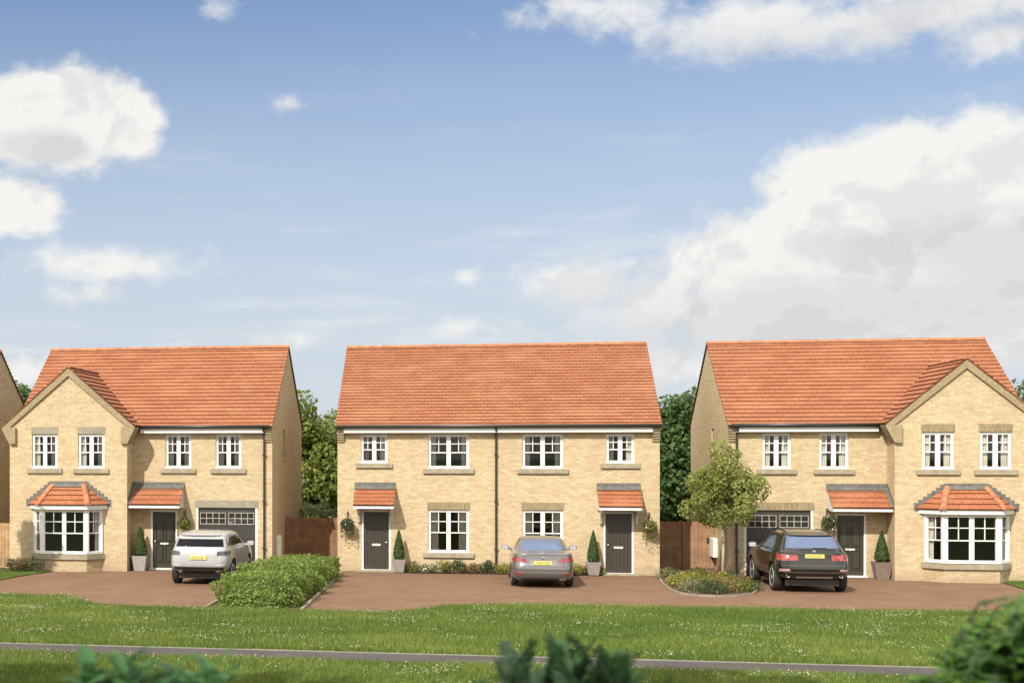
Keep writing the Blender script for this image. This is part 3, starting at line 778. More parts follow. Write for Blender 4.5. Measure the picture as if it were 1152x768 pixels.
BARK = plain('brown_bark', (.11, .075, .05), .9, var=.35, scale=14)
PALEBARK = plain('pale_bark', (.33, .27, .19), .85, var=.25, scale=18)
LTREE = leafmat('young_tree_leaf', (.085, .115, .026), (.19, .225, .055), (.37, .39, .13), .45)
LBACK = leafmat('background_leaf', (.07, .095, .022), (.16, .195, .048), (.29, .32, .085), .45)
LDARK = leafmat('dark_leaf', (.035, .065, .018), (.075, .13, .038), (.14, .20, .065), .4)
LHEDGE = leafmat('hedge_leaf', (.065, .11, .020), (.15, .215, .042), (.29, .35, .095), .42)
LTOP = leafmat('topiary_leaf', (.03, .055, .015), (.06, .10, .026), (.11, .16, .045), .3)
LSHRUB = leafmat('shrub_leaf', (.06, .085, .02), (.13, .15, .035), (.26, .25, .06), .3)
LDSH = leafmat('dark_shrub_leaf', (.025, .045, .015), (.05, .075, .025), (.10, .125, .05), .25)
LYEL = leafmat('yellow_shrub_leaf', (.09, .10, .02), (.20, .20, .04), (.40, .36, .06), .3)
LRUST = leafmat('rust_shrub_leaf', (.09, .08, .025), (.18, .14, .05), (.28, .20, .08), .3)
LGREY = leafmat('grey_shrub_leaf', (.07, .085, .035), (.15, .16, .07), (.30, .29, .18), .3)
FGSTEM = plain('green_stem', (.02, .035, .014), .8)
LFG = leafmat('foreground_leaf', (.017, .050, .018), (.040, .108, .038), (.085, .19, .065), .4)
LFG2 = leafmat('foreground_dark_leaf', (.010, .030, .012), (.022, .058, .022), (.048, .105, .038), .35)
LFG3 = leafmat('foreground_bright_leaf', (.014, .040, .010), (.045, .105, .020), (.13, .26, .04), .35)
FLOWER = plain('white_petal', (.75, .73, .66), .7)

tree('ornamental_tree', (7.72, -1.35, 0), 4.4, (.06, 0, 2.92, 1.15, 1.1, 1.52), 44, 10500, .11, LTREE, PALEBARK,
     'small airy yellow-green tree on a thin pale trunk in the kerbed bed', seed=3, trunk_r=.055, cl=(.16, .40), fork=.85, pear=.42)
BT = 'trees behind the fences'
tree('background_tree', (-7.4, 15, 0), 6.6, (0, 0, 3.5, 2.6, 2.2, 3.3), 70, 15000, .26, LBACK, BARK, 'olive green tree behind the left fence, hiding the lower sky', group=BT, seed=5)
tree('background_tree', (-5.2, 18, 0), 6.6, (0, 0, 3.6, 2.2, 2.0, 3.4), 60, 10000, .28, LBACK, BARK, 'olive tree half hidden by the left end of the semi-detached pair', group=BT, seed=6)
tree('background_tree', (8.4, 14, 0), 7.0, (0, 0, 3.6, 2.5, 2.2, 3.5), 80, 18000, .25, LDARK, BARK, 'dense dark green tree behind the fence with the gate', group=BT, seed=8)
tree('background_tree', (-21.6, 16, 0), 7.6, (0, 0, 4.3, 2.2, 2.0, 3.35), 50, 9000, .26, LDARK, BARK, 'dark treetop between the left house roof and the shaded gable', group=BT, seed=9)
tree('background_tree', (23.2, 15, 0), 7.8, (0, 0, 4.2, 2.6, 2.2, 3.6), 60, 11000, .26, LDARK, BARK, 'treetop showing past the right-hand gable roof at the photo edge', group=BT, seed=10)

def mass(name, poly_pts, h, n, size, mat, core_mat, label, cat, seed, bump=.26, wob=.12):
    """a clipped hedge: lumpy leafy skin over a solid core; poly_pts = spine points (x, y, halfwidth, height)"""
    global RNG; RNG = np.random.default_rng(seed)
    S = np.array(poly_pts, float); root = thing(name, label, cat, (S[0, 0], S[0, 1], 0))
    org = np.array([S[0, 0], S[0, 1], 0])
    seg = np.linalg.norm(np.diff(S[:, :2], axis=0), axis=1); cum = np.concatenate([[0], np.cumsum(seg)])
    def at(t): return np.stack([np.interp(t, cum, S[:, k]) for k in range(4)], 1)
    d = (S[-1, :2]-S[0, :2]); d /= np.linalg.norm(d); nn = np.array([d[1], -d[0]])
    def surf(t, phi, k=1.0):
        q = at(t); e = .42
        cs, sn = np.cos(phi), np.sin(phi)
        o = np.sign(cs)*np.abs(cs)**e*q[:, 2]*k; z = np.abs(sn)**.55*q[:, 3]*k
        endf = np.minimum(1, np.minimum(t-cum[0], cum[-1]-t)/.55); endf = np.sqrt(np.clip(1-(1-endf)**2, 0, 1))
        o *= .35+.65*endf; z *= .25+.75*endf
        lump = 1+bump*(np.sin(t*3.1+phi*2.3)*.5+np.sin(t*7.3-phi*3.7+1)*.35+np.sin(t*1.7+phi*5)*.3)
        return np.stack([q[:, 0]+nn[0]*o*lump, q[:, 1]+nn[1]*o*lump, .04+z*lump], 1)-org
    t = RNG.uniform(cum[0], cum[-1], n); q_ = RNG.random(n) < .5; wv = RNG.uniform(-1, 1, n); sv = RNG.random(n); sgn = RNG.random(n) < .5
    phi = np.where(q_, np.arccos(np.sign(wv)*np.abs(wv)**(1/.42)), np.where(sgn, np.arcsin(sv**(1/.55)), math.pi-np.arcsin(sv**(1/.55))))
    ce = n//7; t[:ce] = np.where(RNG.random(ce) < .5, cum[0], cum[-1])+0; t[:ce] += np.where(t[:ce] == cum[0], 1, -1)*RNG.uniform(0, .16, ce); kk = np.ones(n); kk[:ce] = RNG.random(ce)**.5
    P = surf(t, phi)
    c0_ = np.stack([*(at(t)[:, :2]-org[:2]).T, np.full(n, .05)], 1); P = c0_+(P-c0_)*kk[:, None]; c = np.stack([*(at(t)[:, :2]-org[:2]).T, at(t)[:, 3]*.35], 1)
    Nr = P-c; Nr[:ce, :2] += np.where(t[:ce] < cum[-1]/2, -1, 1)[:, None]*d[None]*1.2; Nr /= np.linalg.norm(Nr, axis=1, keepdims=True)+1e-6
    P = P+Nr*RNG.normal(0, .05, (n, 1))
    V, F = leaf_quads(P, Nr+np.array([0, 0, .4]), size, .6, .7)
    arr_mesh('foliage', V, F, mat, root, RNG.random(n))
    nt_, nph = 60, 16
    T, PH = np.meshgrid(np.linspace(cum[0]+.05, cum[-1]-.05, nt_), np.linspace(0, math.pi, nph), indexing='ij')
    V = surf(T.ravel(), PH.ravel(), .74)
    F = [[i*nph+j, (i+1)*nph+j, (i+1)*nph+j+1, i*nph+j+1] for i in range(nt_-1) for j in range(nph-1)]
    arr_mesh('twigs', V, F, core_mat, root)
    return root
CORE = plain('hedge_twigs', (.035, .05, .014), .95, var=.4, scale=20)
mass('hedge', [(-5.70, -12.75, .95, .58), (-5.68, -11.5, 1.0, .70), (-5.64, -9, .98, .74), (-5.6, -6.5, .98, .66), (-5.5, -4.2, .92, .60), (-5.45, -2.0, .85, .55)], 1, 34000, .085, LHEDGE, CORE,
     'long clipped bright green hedge between the left and middle drives', 'hedge', 21)
mass('hedge', [(-7.6, 7.0, .5, 1.78), (-3.6, 7.6, .5, 1.78)], 1, 6000, .10, leafmat('flowering_hedge_leaf', (.06, .09, .03), (.16, .2, .08), (.45, .5, .32), .3), CORE,
     'pale-topped hedge behind the wooden fence in the left gap', 'hedge', 22)

def shrub(loc, r, h, mat, label, n=750, size=.058, seed=0, name='low_shrub', group=None, cat='shrub', flowers=0):
    global RNG; RNG = np.random.default_rng(seed+100)
    root = thing(name, label, cat, loc, group=group)
    nc = 9; u = unit(nc); u[:, 2] = np.abs(u[:, 2])
    cen = u*np.array([r*.62, r*.62, h*.55])+np.array([0, 0, h*.22])
    C, Nr, k = clump_pts(cen, np.full(nc, r*.48), n); C[:, 2] = np.abs(C[:, 2])*1.0+.01
    V, F = leaf_quads(C, Nr, size, .5); arr_mesh('foliage', V, F, mat, root, RNG.random(n))
    m = MB()
    for i in range(nc): m.tube([(0, 0, 0), tuple(cen[i]*.5), tuple(cen[i])], .008, 4, taper=[.012, .008, .004])
    m.build('stems', BARK, root)
    if flowers:
        idx = RNG.choice(n, flowers); V, F = leaf_quads(C[idx]*1.06+np.array([0, 0, .02]), Nr[idx], .05, .9, .5)
        arr_mesh('blossom', V, F, FLOWER, root)
    return root
BS = 'low shrubs along the semi-detached front wall'
for i, (x, r, h, mt, lb, fl) in enumerate([
    (-2.22, .30, .34, LSHRUB, 'yellow-green shrub beside the left potted cone', 0), (-1.62, .24, .30, LGREY, 'grey-green shrub with white blossom under the left lower window', 40),
    (-1.12, .28, .42, LSHRUB, 'rounded green shrub left of centre under the left lower window', 0), (-.62, .28, .40, LDSH, 'darker green shrub under the right side of the left lower window', 0),
    (-.12, .25, .30, LRUST, 'rust-brown shrub next to the left lower window', 0), (.36, .25, .40, LDSH, 'dark upright shrub just left of the central downpipe', 0),
    (.80, .26, .36, LYEL, 'yellow shrub just right of the central downpipe', 0), (1.35, .25, .3, LSHRUB, 'shrub behind the grey saloon, mostly hidden by it', 0),
    (3.16, .27, .36, LYEL, 'yellow-green shrub right beside the grey saloon', 0), (3.62, .24, .26, LRUST, 'small brownish shrub at the foot of the right potted cone', 0), (3.98, .2, .24, LSHRUB, 'low green shrub beside the right plank door', 0)]):
    shrub((x, -.32, .03), r*1.22, h*.98, mt, lb, seed=i, group=BS, flowers=fl)
LS = 'dark shrubs at the foot of the left gable wall'
for i, (x, y, r, h, mt, lb) in enumerate([(-16.4, -2.6, .45, .6, LDSH, 'dark shrub by the pale fence at the left photo edge'), (-15.75, -2.6, .35, .38, LGREY, 'greyish shrub at the left corner of the gable wall'),
    (-15.3, -2.75, .34, .42, LRUST, 'brownish shrub between the grey and the dark one on the left'), (-14.85, -2.75, .38, .52, LDSH, 'dark shrub at the left foot of the left bay window')]):
    shrub((x, y, .03), r, h, mt, lb, seed=30+i, group=LS, n=700)
rr = random.Random(4); spots = []
def inside(x, y, poly):
    c = False
    for i in range(len(poly)):
        (x1, y1), (x2, y2) = poly[i], poly[i-1]
        if (y1 > y) != (y2 > y) and x < (x2-x1)*(y-y1)/(y2-y1)+x1: c = not c
    return c
shr_desc = {0: (LSHRUB, 'olive green'), 1: (LRUST, 'rusty brown'), 2: (LYEL, 'yellow flowering'), 3: (LDSH, 'dark green'), 4: (LGREY, 'pale grey-green')}
bedspots = [(6.0, -1.6, 4, 'at the back left corner of the kerbed bed'), (6.35, -3.0, 2, 'near the gate in the kerbed bed'), (6.0, -4.2, 2, 'at the left edge of the kerbed bed'), (6.05, -5.6, 4, 'at the front left curve of the kerbed bed'),
    (6.5, -4.9, 0, 'left of the middle of the kerbed bed'), (6.55, -6.4, 3, 'at the front of the kerbed bed'), (7.1, -6.1, 1, 'at the front middle of the kerbed bed'), (7.05, -4.6, 1, 'in the middle of the kerbed bed'),
    (7.5, -5.4, 0, 'at the front right of the kerbed bed'), (7.7, -4.3, 1, 'at the right edge of the kerbed bed'), (7.35, -3.2, 2, 'in front of the thin tree trunk'), (7.75, -2.6, 3, 'right of the thin tree trunk'),
    (6.9, -2.3, 0, 'left of the thin tree trunk'), (7.85, -5.0, 3, 'at the right front curve of the kerbed bed'), (6.3, -5.2, 1, 'behind the front left curve of the kerbed bed'), (6.9, -1.2, 3, 'at the foot of the wooden gate')]
for i, (x, y, k, wh) in enumerate(bedspots):
    mt, ds = shr_desc[k]
    shrub((x, y, .035), .44, .28, mt, f'{ds} ground-cover shrub {wh}', seed=60+i, n=1000, size=.06, group='ground-cover shrubs in the kerbed bed')

# potted cones
POTM = plain('grey_planter', (.23, .20, .185), .6, var=.1); POTD = plain('brown_planter', (.17, .125, .105), .5, var=.1); POTL = plain('pale_planter', (.30, .265, .25), .6, var=.08)
def topiary(loc, potm, label, seed, ph=.52, pw=.27, fh=.98, fr=.22, rz=0):
    global RNG; RNG = np.random.default_rng(seed)
    root = thing('potted_topiary', label, 'potted plant', loc, rz, 'clipped cone shrubs in planters by the doors')
    m = MB(); a, b = pw*.68, pw
    lo = [(-a, -a), (a, -a), (a, a), (-a, a)]
    for (w0, z0), (w1, z1) in (((a, 0), (b, ph)), ((b, ph), (b-.035, ph)), ((b-.035, ph), (b-.05, ph-.06))):
        for i in range(4):
            s0 = [(-1, -1), (1, -1), (1, 1), (-1, 1)][i]; s1 = [(-1, -1), (1, -1), (1, 1), (-1, 1)][(i+1) % 4]
            m.face([(s0[0]*w0, s0[1]*w0, z0), (s1[0]*w0, s1[1]*w0, z0), (s1[0]*w1, s1[1]*w1, z1), (s0[0]*w1, s0[1]*w1, z1)])
    m.face([(x, y, 0) for x, y in lo])
    pot = m.build('planter', potm, root)
    m = MB(); c = b-.05; m.face([(-c, -c, ph-.06), (c, -c, ph-.06), (c, c, ph-.06), (-c, c, ph-.06)]); m.build('soil', SOIL, pot)
    n = 3600; t = RNG.random(n)**.75; ang = RNG.uniform(0, 2*math.pi, n)
    prof = lambda t: fr*np.where(t > .88, (.88+.02 - .88) + (1-t)*4.2*.34, np.minimum(1, (1-t)/.82*.98+.02)*1)*np.minimum(1, .55+t*5)
    rad = fr*np.minimum(1, .72+t*2.5)*(1-t**1.35)**.85
    rad = rad*(1+RNG.normal(0, .05, n))
    C = np.stack([rad*np.cos(ang), rad*np.sin(ang), ph+t*fh], 1); Nr = np.stack([np.cos(ang), np.sin(ang), .4+0*t], 1)
    V, F = leaf_quads(C, Nr, .05, .6, .6); arr_mesh('foliage', V, F, LTOP, root, RNG.random(n))
    m = MB(); ts = [i/12 for i in range(13)]
    m.lathe([(max(.003, .86*fr*min(1, .72+t_*2.5)*max(0, 1-t_**1.35)**.85), ph+t_*fh) for t_ in ts], n=14); m.build('twigs', CORE, root, smooth=True)
    return root
topiary((-11.5, -1.22, .006), POTL, 'clipped cone shrub in a pale planter beside the left detached door', 41)
topiary((-2.63, -.42, .03), POTM, 'clipped cone shrub in a grey planter right of the left plank door', 42, fh=.98, ph=.44, pw=.24, fr=.20)
topiary((3.78, -.42, .03), POTM, 'clipped cone shrub in a grey planter left of the right plank door', 43, fh=1.02, ph=.44, pw=.24, fr=.20)
topiary((12.82, .02, .006), POTD, 'clipped cone shrub in a brown planter beside the right detached door', 44, ph=.56)

def basket(loc, label, seed, h=.55):
    """loc = point on the wall where the bracket is fixed"""
    global RNG; RNG = np.random.default_rng(seed)
    root = thing('hanging_basket', label, 'hanging basket', loc, group='hanging baskets on the front walls')
    m = MB(); m.box(-.02, .02, -.014, -.002, -.22, .06); m.tube([(0, -.01, 0), (0, -.16, .03), (0, -.30, .0), (0, -.31, -.05)], .010, 6); m.tube([(0, -.012, -.2), (0, -.13, -.10), (0, -.26, .01)], .008, 6)
    m.build('bracket', BLACKP, root)
    m = MB(); top = -.42
    for k in range(3):
        a = 2*math.pi*k/3; m.tube([(0, -.31, -.05), (.17*math.cos(a), -.31+.17*math.sin(a), top)], .005, 4)
    m.build('chain', BLACKP, root)
    m = MB(); m.lathe([(.02, top-.19), (.09, top-.17), (.15, top-.10), (.185, top), (.165, top), (.16, top-.02)], (0, -.31, 0), 'z', 16); m.build('basket', plain('coir', (.12, .08, .045), .95, var=.4, scale=30), root, smooth=True)
    n = 900; u = unit(n); u[:, 2] = u[:, 2]*.8+.1
    C = u*np.array([.25, .25, .24])*(RNG.random((n, 1))**.4)+np.array([0, -.31, top+.03]); nt2 = 260
    a = RNG.uniform(0, 2*math.pi, nt2); C2 = np.stack([.22*np.cos(a), -.31+.2*np.sin(a), top-.02-RNG.random(nt2)**1.5*.42], 1)
    C = np.concatenate([C, C2]); Nr = C-np.array([0, -.31, top-.1])
    V, F = leaf_quads(C, Nr*3, .06, .55, .5); arr_mesh('foliage', V, F, LSHRUB if seed % 2 else LDSH, root, RNG.random(len(C)))
    i = RNG.choice(len(C), 14); V, F = leaf_quads(C[i]*1.0+Nr[i]*.08, Nr[i]*3, .05, .9, .5); arr_mesh('blossom', V, F, FLOWER, root)
    return root
basket((-9.97, -.865, 2.05), 'hanging basket between the left detached door and its garage', 51)
basket((-4.40, -.003, 2.02), 'hanging basket at the left end of the semi-detached wall', 52)
basket((5.60, -.003, 2.05), 'hanging basket at the right end of the semi-detached wall', 53)
basket((11.24, .393, 2.22), 'hanging basket between the right garage and the panelled door', 54)

# ------------------------------------------------------------------ fences
FW = plain('brown_fence_board', (.20, .105, .055), .85, var=.25, scale=3); FL = plain('light_fence_board', (.33, .205, .105), .85, var=.2, scale=3)
GW = plain('gate_board', (.25, .145, .08), .8, var=.2, scale=3)
def fence(label, A, B, h, mat, posts=2, name='wooden_fence', cat='fence', gate=False):
    A, B = Vector((*A, 0)), Vector((*B, 0)); d = B-A; u = d.normalized(); n = Vector((u.y, -u.x, 0)); Lg = d.length
    root = thing(name, label, cat, A)
    m = MB(); k = int(Lg/.125)
    for i in range(k):
        hh = h+random.uniform(-.008, .008); m.obox((0,0,0), u, n, Lg*i/k+.004, Lg*(i+1)/k-.004, 0+random.uniform(0, .006), .022, .04, hh)
    m.build('boards', mat, root)
    m = MB()
    for z in (.3, .95, h-.25): m.obox((0,0,0), u, n, 0, Lg, -.05, -.004, z, z+.08)
    m.build('rails', mat, root)
    if gate:
        m = MB(); m.obox((0,0,0), u, n, Lg-.24, Lg-.17, .023, .05, .92, 1.12); m.build('latch', BLACKP, root)
    else:
        for i in range(posts):
            m = MB(); x = Lg*i/max(1, posts-1); m.obox((0,0,0), u, n, x-.045, x+.045, -.1, -.052, 0, h+.03); m.build('post', mat, root)
    return root
fence('brown fence closing the gap between left house and semi-detached pair', (-6.92, 2.55), (-4.77, 2.75), 1.72, FW, 2)
fence('brown fence beside the right end of the semi-detached pair', (5.95, 3.05), (7.05, 3.08), 1.68, GW, 2)
fence('lighter wooden side gate next to the right detached house', (7.08, 3.08), (8.145, 3.1), 1.68, GW, name='wooden_gate', cat='gate', gate=True)
fence('pale fence at the left photo edge beside the shaded gable', (-18.16, -1.45), (-16.1, -1.45), 1.62, FL, 2)

# ------------------------------------------------------------------ grass
def in_lawn(x, y):
    e = np.interp(x, EX, EY)
    p1 = -21.78+(x+60)*(.16/120); p2 = -20.6+(x+60)*(.25/120)
    return (y < e+RNG.normal(0, .07, len(x))) & ~((y > p1-.06+RNG.normal(0, .06, len(x))) & (y < p2+.12+RNG.normal(0, .015, len(x)))) & (np.abs(x) < .348*(y+49)+3.5)
GRASS = leafmat('grass_blade', (.055, .10, .016), (.11, .168, .028), (.24, .27, .065), .35, .6)
def pts_in(mask, x0, x1, y0, y1, n):
    x = RNG.uniform(x0, x1, n); y = RNG.uniform(y0, y1, n); k = mask(x, y); return x[k], y[k]
RNG = np.random.default_rng(77)
def blades(x, y, hmin, hmax, z=0):
    n = len(x)
    patch = .5+.5*np.sin(x*1.3+np.sin(y*1.9)*1.4)*np.sin(y*1.1+np.cos(x*.8)*1.2)
    h = RNG.uniform(hmin, hmax, n)*(.8+.4*patch); a = RNG.uniform(0, 2*math.pi, n); w = RNG.uniform(.012, .028, n)
    ln = RNG.uniform(.1, .7, n)*h; b = RNG.uniform(0, 2*math.pi, n)
    B = np.stack([x, y, np.full(n, z)], 1); d = np.stack([np.cos(a), np.sin(a), 0*a], 1)*w[:, None]/2
    T = B+np.stack([ln*np.cos(b), ln*np.sin(b), h], 1)
    V = np.stack([B-d, B+d, T], 1).reshape(-1, 3)
    p2 = .5+.5*np.sin(x*.45+1+np.sin(y*.9))*np.sin(y*.55+x*.3)
    tint = np.clip(RNG.normal(.48, .24, n)+.35*(patch-.5)+.35*(p2-.5), 0, 1)
    return V, np.arange(3*n).reshape(-1, 3), tint
x, y = pts_in(in_lawn, -18, 18, -29.5, -9.5, 760000)
V, F, t = blades(x, y, .05, .14)
tag(arr_mesh('grass', V, F, GRASS, None, t), kind='stuff')
for P, bb in ((LAWNL, (-19.5, -14.2, -6.9, -1.7)), (LAWNR, (15.9, 20, -6, -.5))):
    n = 16000; x = RNG.uniform(bb[0], bb[1], n); y = RNG.uniform(bb[2], bb[3], n)
    k = np.array([inside(a, b, P) for a, b in zip(x, y)]); V, F, t = blades(x[k], y[k], .04, .08, .03)
    tag(arr_mesh('grass', V, F, GRASS, None, t), kind='stuff')
# white clover heads in drifts
cx_, cy_ = pts_in(lambda a, b: in_lawn(a, b), -15, 15, -27, -10, 620)
xs = np.concatenate([cx_[i]+RNG.normal(0, .28, k) for i, k in enumerate(RNG.integers(2, 16, len(cx_)))])
ys = np.concatenate([RNG.normal(c, .22, 1) if False else c+RNG.normal(0, .2, 1) for c in []]) if False else None
RNG = np.random.default_rng(78)
cnt = RNG.integers(2, 19, len(cx_)); xs = np.repeat(cx_, cnt)+RNG.normal(0, .24, cnt.sum()); ys = np.repeat(cy_, cnt)+RNG.normal(0, .15, cnt.sum())
k = in_lawn(xs, ys-.1); xs, ys = xs[k], ys[k]; n = len(xs)
r = RNG.uniform(.008, .019, n); z = RNG.uniform(.06, .115, n)
o6 = np.array([[1,0,0],[-1,0,0],[0,1,0],[0,-1,0],[0,0,.8],[0,0,-.8]]); f8 = np.array([[0,2,4],[2,1,4],[1,3,4],[3,0,4],[2,0,5],[1,2,5],[3,1,5],[0,3,5]])
V = (np.stack([xs, ys, z], 1)[:, None]+o6[None]*r[:, None, None]).reshape(-1, 3); F = (np.arange(n)[:, None, None]*6+f8[None]).reshape(-1, 3)
CLOVER = plain('clover_head', (.40, .40, .28), .8, var=.2, scale=3)
tag(arr_mesh('white_clover', V, F, CLOVER), kind='stuff')
# ------------------------------------------------------------------ cars
def cr(P, sub=6):
    """Catmull-Rom through the rows of P"""
    P = np.asarray(P, float); out = []
    for i in range(len(P)-1):
        p0, p1, p2, p3 = P[max(i-1, 0)], P[i], P[i+1], P[min(i+2, len(P)-1)]
        for k in range(sub):
            t = k/sub; out.append(.5*((2*p1)+(-p0+p2)*t+(2*p0-5*p1+4*p2-p3)*t*t+(-p0+3*p1-3*p2+p3)*t**3))
    out.append(P[-1]); return np.array(out)
class CarShape:
    def __init__(s, ctrl):
        s.S = cr(ctrl); z = s.S[:, 0]; s.S[:, 0] = np.maximum.accumulate(z+np.arange(len(z))*1e-6)
    def at(s, z): return [np.interp(z, s.S[:, 0], s.S[:, k]) for k in (1, 2, 3, 4)]
    def rear(s, y, z):          # -> point on the tail
        xr, xf, w, n = s.at(z); a, c = (xf-xr)/2, (xf+xr)/2
        return Vector((y, c-a*(1-min(.9999, abs(y)/w)**n)**(1/n), z))
    def side(s, x, z, sd):
        xr, xf, w, n = s.at(z); a, c = (xf-xr)/2, (xf+xr)/2
        return Vector((sd*w*(1-min(.9999, abs(x-c)/a)**n)**(1/n), x, z))
    def front(s, y, z):
        xr, xf, w, n = s.at(z); a, c = (xf-xr)/2, (xf+xr)/2
        return Vector((y, c+a*(1-min(.9999, abs(y)/w)**n)**(1/n), z))
    def body(s):
        mb = MB(); nU = 96; rings = []
        for z, xr, xf, w, n in s.S:
            a, c = (xf-xr)/2, (xf+xr)/2; ring = []
            for k in range(nU):
                t = 2*math.pi*(k+.5)/nU; C, Sn = math.cos(t), math.sin(t)
                # spread samples evenly along the rounded rectangle
                q = max(abs(C), abs(Sn)); C2, S2 = C/q, Sn/q
                d = (abs(C2)**n+abs(S2)**n)**(1/n)
                ring.append((w*S2/d, c-a*C2/d, z))
            rings.append(ring)
        for i in range(len(rings)-1):
            for k in range(nU): mb.face([rings[i][k], rings[i][(k+1)%nU], rings[i+1][(k+1)%nU], rings[i+1][k]])
        top = rings[-1]; ct = (0, (s.S[-1, 1]+s.S[-1, 2])/2, s.S[-1, 0]+.012)
        for k in range(nU): mb.face([top[k], top[(k+1)%nU], ct])
        mb.m = 1; mb.face(rings[0][::-1]); mb.m = 0
        return mb
    def patch(s, mb, fn, corners, off=.006, nu=14, nv=8, depth=.02):
        """corners: 4 (a,z) pairs lower-left, lower-right, upper-right, upper-left; a raised skin lying on the body"""
        G = []
        for j in range(nv+1):
            row = []
            for i in range(nu+1):
                u, v = i/nu, j/nv
                a = [corners[0][k]*(1-u)*(1-v)+corners[1][k]*u*(1-v)+corners[2][k]*u*v+corners[3][k]*(1-u)*v for k in (0, 1)]
                row.append(fn(a[0], a[1]))
            G.append(row)
        NV = []
        for j in range(nv+1):
            NV.append([])
            for i in range(nu+1):
                du = G[j][min(i+1, nu)]-G[j][max(i-1, 0)]; dv = G[min(j+1, nv)][i]-G[max(j-1, 0)][i]
                n = du.cross(dv)
                if n.length < 1e-9: n = Vector((0, -1, 0))
                n.normalize(); c = Vector((0, 2.3, .6))
                if n.dot(G[j][i]-c) < 0: n = -n
                NV[-1].append(n)
        O = [[G[j][i]+NV[j][i]*off for i in range(nu+1)] for j in range(nv+1)]; I = [[G[j][i]-NV[j][i]*depth for i in range(nu+1)] for j in range(nv+1)]
        for j in range(nv):
            for i in range(nu): mb.face([O[j][i], O[j][i+1], O[j+1][i+1], O[j+1][i]])
        for i in range(nu):
            mb.face([O[0][i], O[0][i+1], I[0][i+1], I[0][i]]); mb.face([O[nv][i], O[nv][i+1], I[nv][i+1], I[nv][i]])
        for j in range(nv):
            mb.face([O[j][0], O[j+1][0], I[j+1][0], I[j][0]]); mb.face([O[j][nu], O[j+1][nu], I[j+1][nu], I[j][nu]])

def carpaint(name, c, metal, rough=.28):
    m = plain(name, c, rough, metal, var=.04, scale=300, coat=1.0); return m
TYRE = plain('tyre_rubber', (.018, .017, .016), .8); ALLOY = plain('alloy_rim', (.62, .61, .59), .35, .5); DARKTRIM = plain('black_trim', (.02, .019, .018), .5)
def opaque_glass(name, c, rough=.06):
    m = plain(name, c, rough, 0, var=.05, spec=.16, coat=0); return m
CGL = opaque_glass('car_glass_dark', (.006, .006, .008)); CGLSKY = opaque_glass('car_glass_sky_reflection', (.10, .13, .21), .08); SIDEGL = opaque_glass('car_side_glass', (.03, .028, .022), .05)  # the blue glass has the sky's reflection put into its base colour
REDL = plain('tail_lens_red', (.20, .010, .016), .15, spec=.8, coat=1); REDB = plain('tail_lens_bright', (.24, .016, .012), .15, spec=.8, coat=1); SMOKE = plain('tail_lens_smoked', (.03, .025, .03), .12, spec=.8, coat=1)
LENSW = plain('clear_lens', (.6, .58, .58), .15, coat=1); PLATE = plain('yellow_plate', (.52, .50, .14), .4, var=.05); PLATETXT = plain('plate_characters', (.10, .09, .03), .5)
CHROME = plain('chrome', (.75, .75, .75), .1, 1); BLUEM = plain('blue_enamel', (.12, .2, .5), .3); REFL = plain('red_reflector', (.22, .03, .03), .3, coat=1)
def wheel(root, x, y, r, wd, out, rimm, nsp=5):
    """out = +-1, the side that faces outwards (along X)"""
    m = MB(); h = wd/2
    m.lathe([(r*.66, -h*.9), (r*.9, -h), (r*.985, -h*.75), (r, -h*.3), (r, h*.3), (r*.985, h*.75), (r*.9, h), (r*.66, h*.9)], (x, y, r), 'x', 32)
    o = m.build('wheel', TYRE, root, smooth=True)
    m = MB(); f = x+out*h*.82
    m.lathe([(r*.70, out*h*.86+x), (r*.68, out*h*.98+x), (r*.62, out*h*.9+x), (r*.58, out*h*.25+x)], (0, y, r), 'x', 32)
    for k in range(nsp):
        a = 2*math.pi*k/nsp+.3; d = Vector((0, math.cos(a), math.sin(a))); t = Vector((0, -math.sin(a), math.cos(a))); c = Vector((f, y, r))
        for w in (-.34, .34):
            p = [c+d*r*.08+t*(w*.12-.05)*r, c+d*r*.08+t*(w*.12+.05)*r, c+d*r*.64+t*(w*.45+.05)*r, c+d*r*.64+t*(w*.45-.05)*r]
            q = [v-Vector((out*.03, 0, 0)) for v in p]; m.face(p); m.face(q[::-1])
            for i in range(4): m.face([p[i], q[i], q[(i+1)%4], p[(i+1)%4]])
    m.lathe([(r*.15, x+out*h*.6), (r*.15, f+out*.012), (r*.08, f+out*.02)], (0, y, r), 'x', 14)
    m.build('rim', rimm, o)
def mirror(root, cs, sd, x, z, mat, yoff):
    m = MB(); p = cs.side(x, z, sd)
    c = Vector((p.x+sd*yoff, x-.02, z+.05)); n = 10
    for i in range(8):
        for k in range(n):
            def q(i_, k_):
                t = math.pi*i_/8; f = 2*math.pi*k_/n
                v = Vector((math.cos(t), math.sin(t)*math.cos(f), math.sin(t)*math.sin(f)))
                return c+Vector((abs(v.x)**.8*math.copysign(1, v.x)*.125, v.y*.075, v.z*.082))
            m.face([q(i, k), q(i+1, k), q(i+1, k+1), q(i, k+1)])
    m.tube([p-Vector((sd*.03, 0, .0)), c-Vector((sd*.05, 0, .05))], .028, 6)
    o = m.build('wing_mirror', mat, root, smooth=True)
    m = MB(); m.obox(c+Vector((0, -.078, 0)), (1,0,0), (0,1,0), -.095, .095, -.003, .006, -.06, .06); m.build('mirror_glass', opaque_glass('mirror_glass', (.35, .36, .38), .05), o)
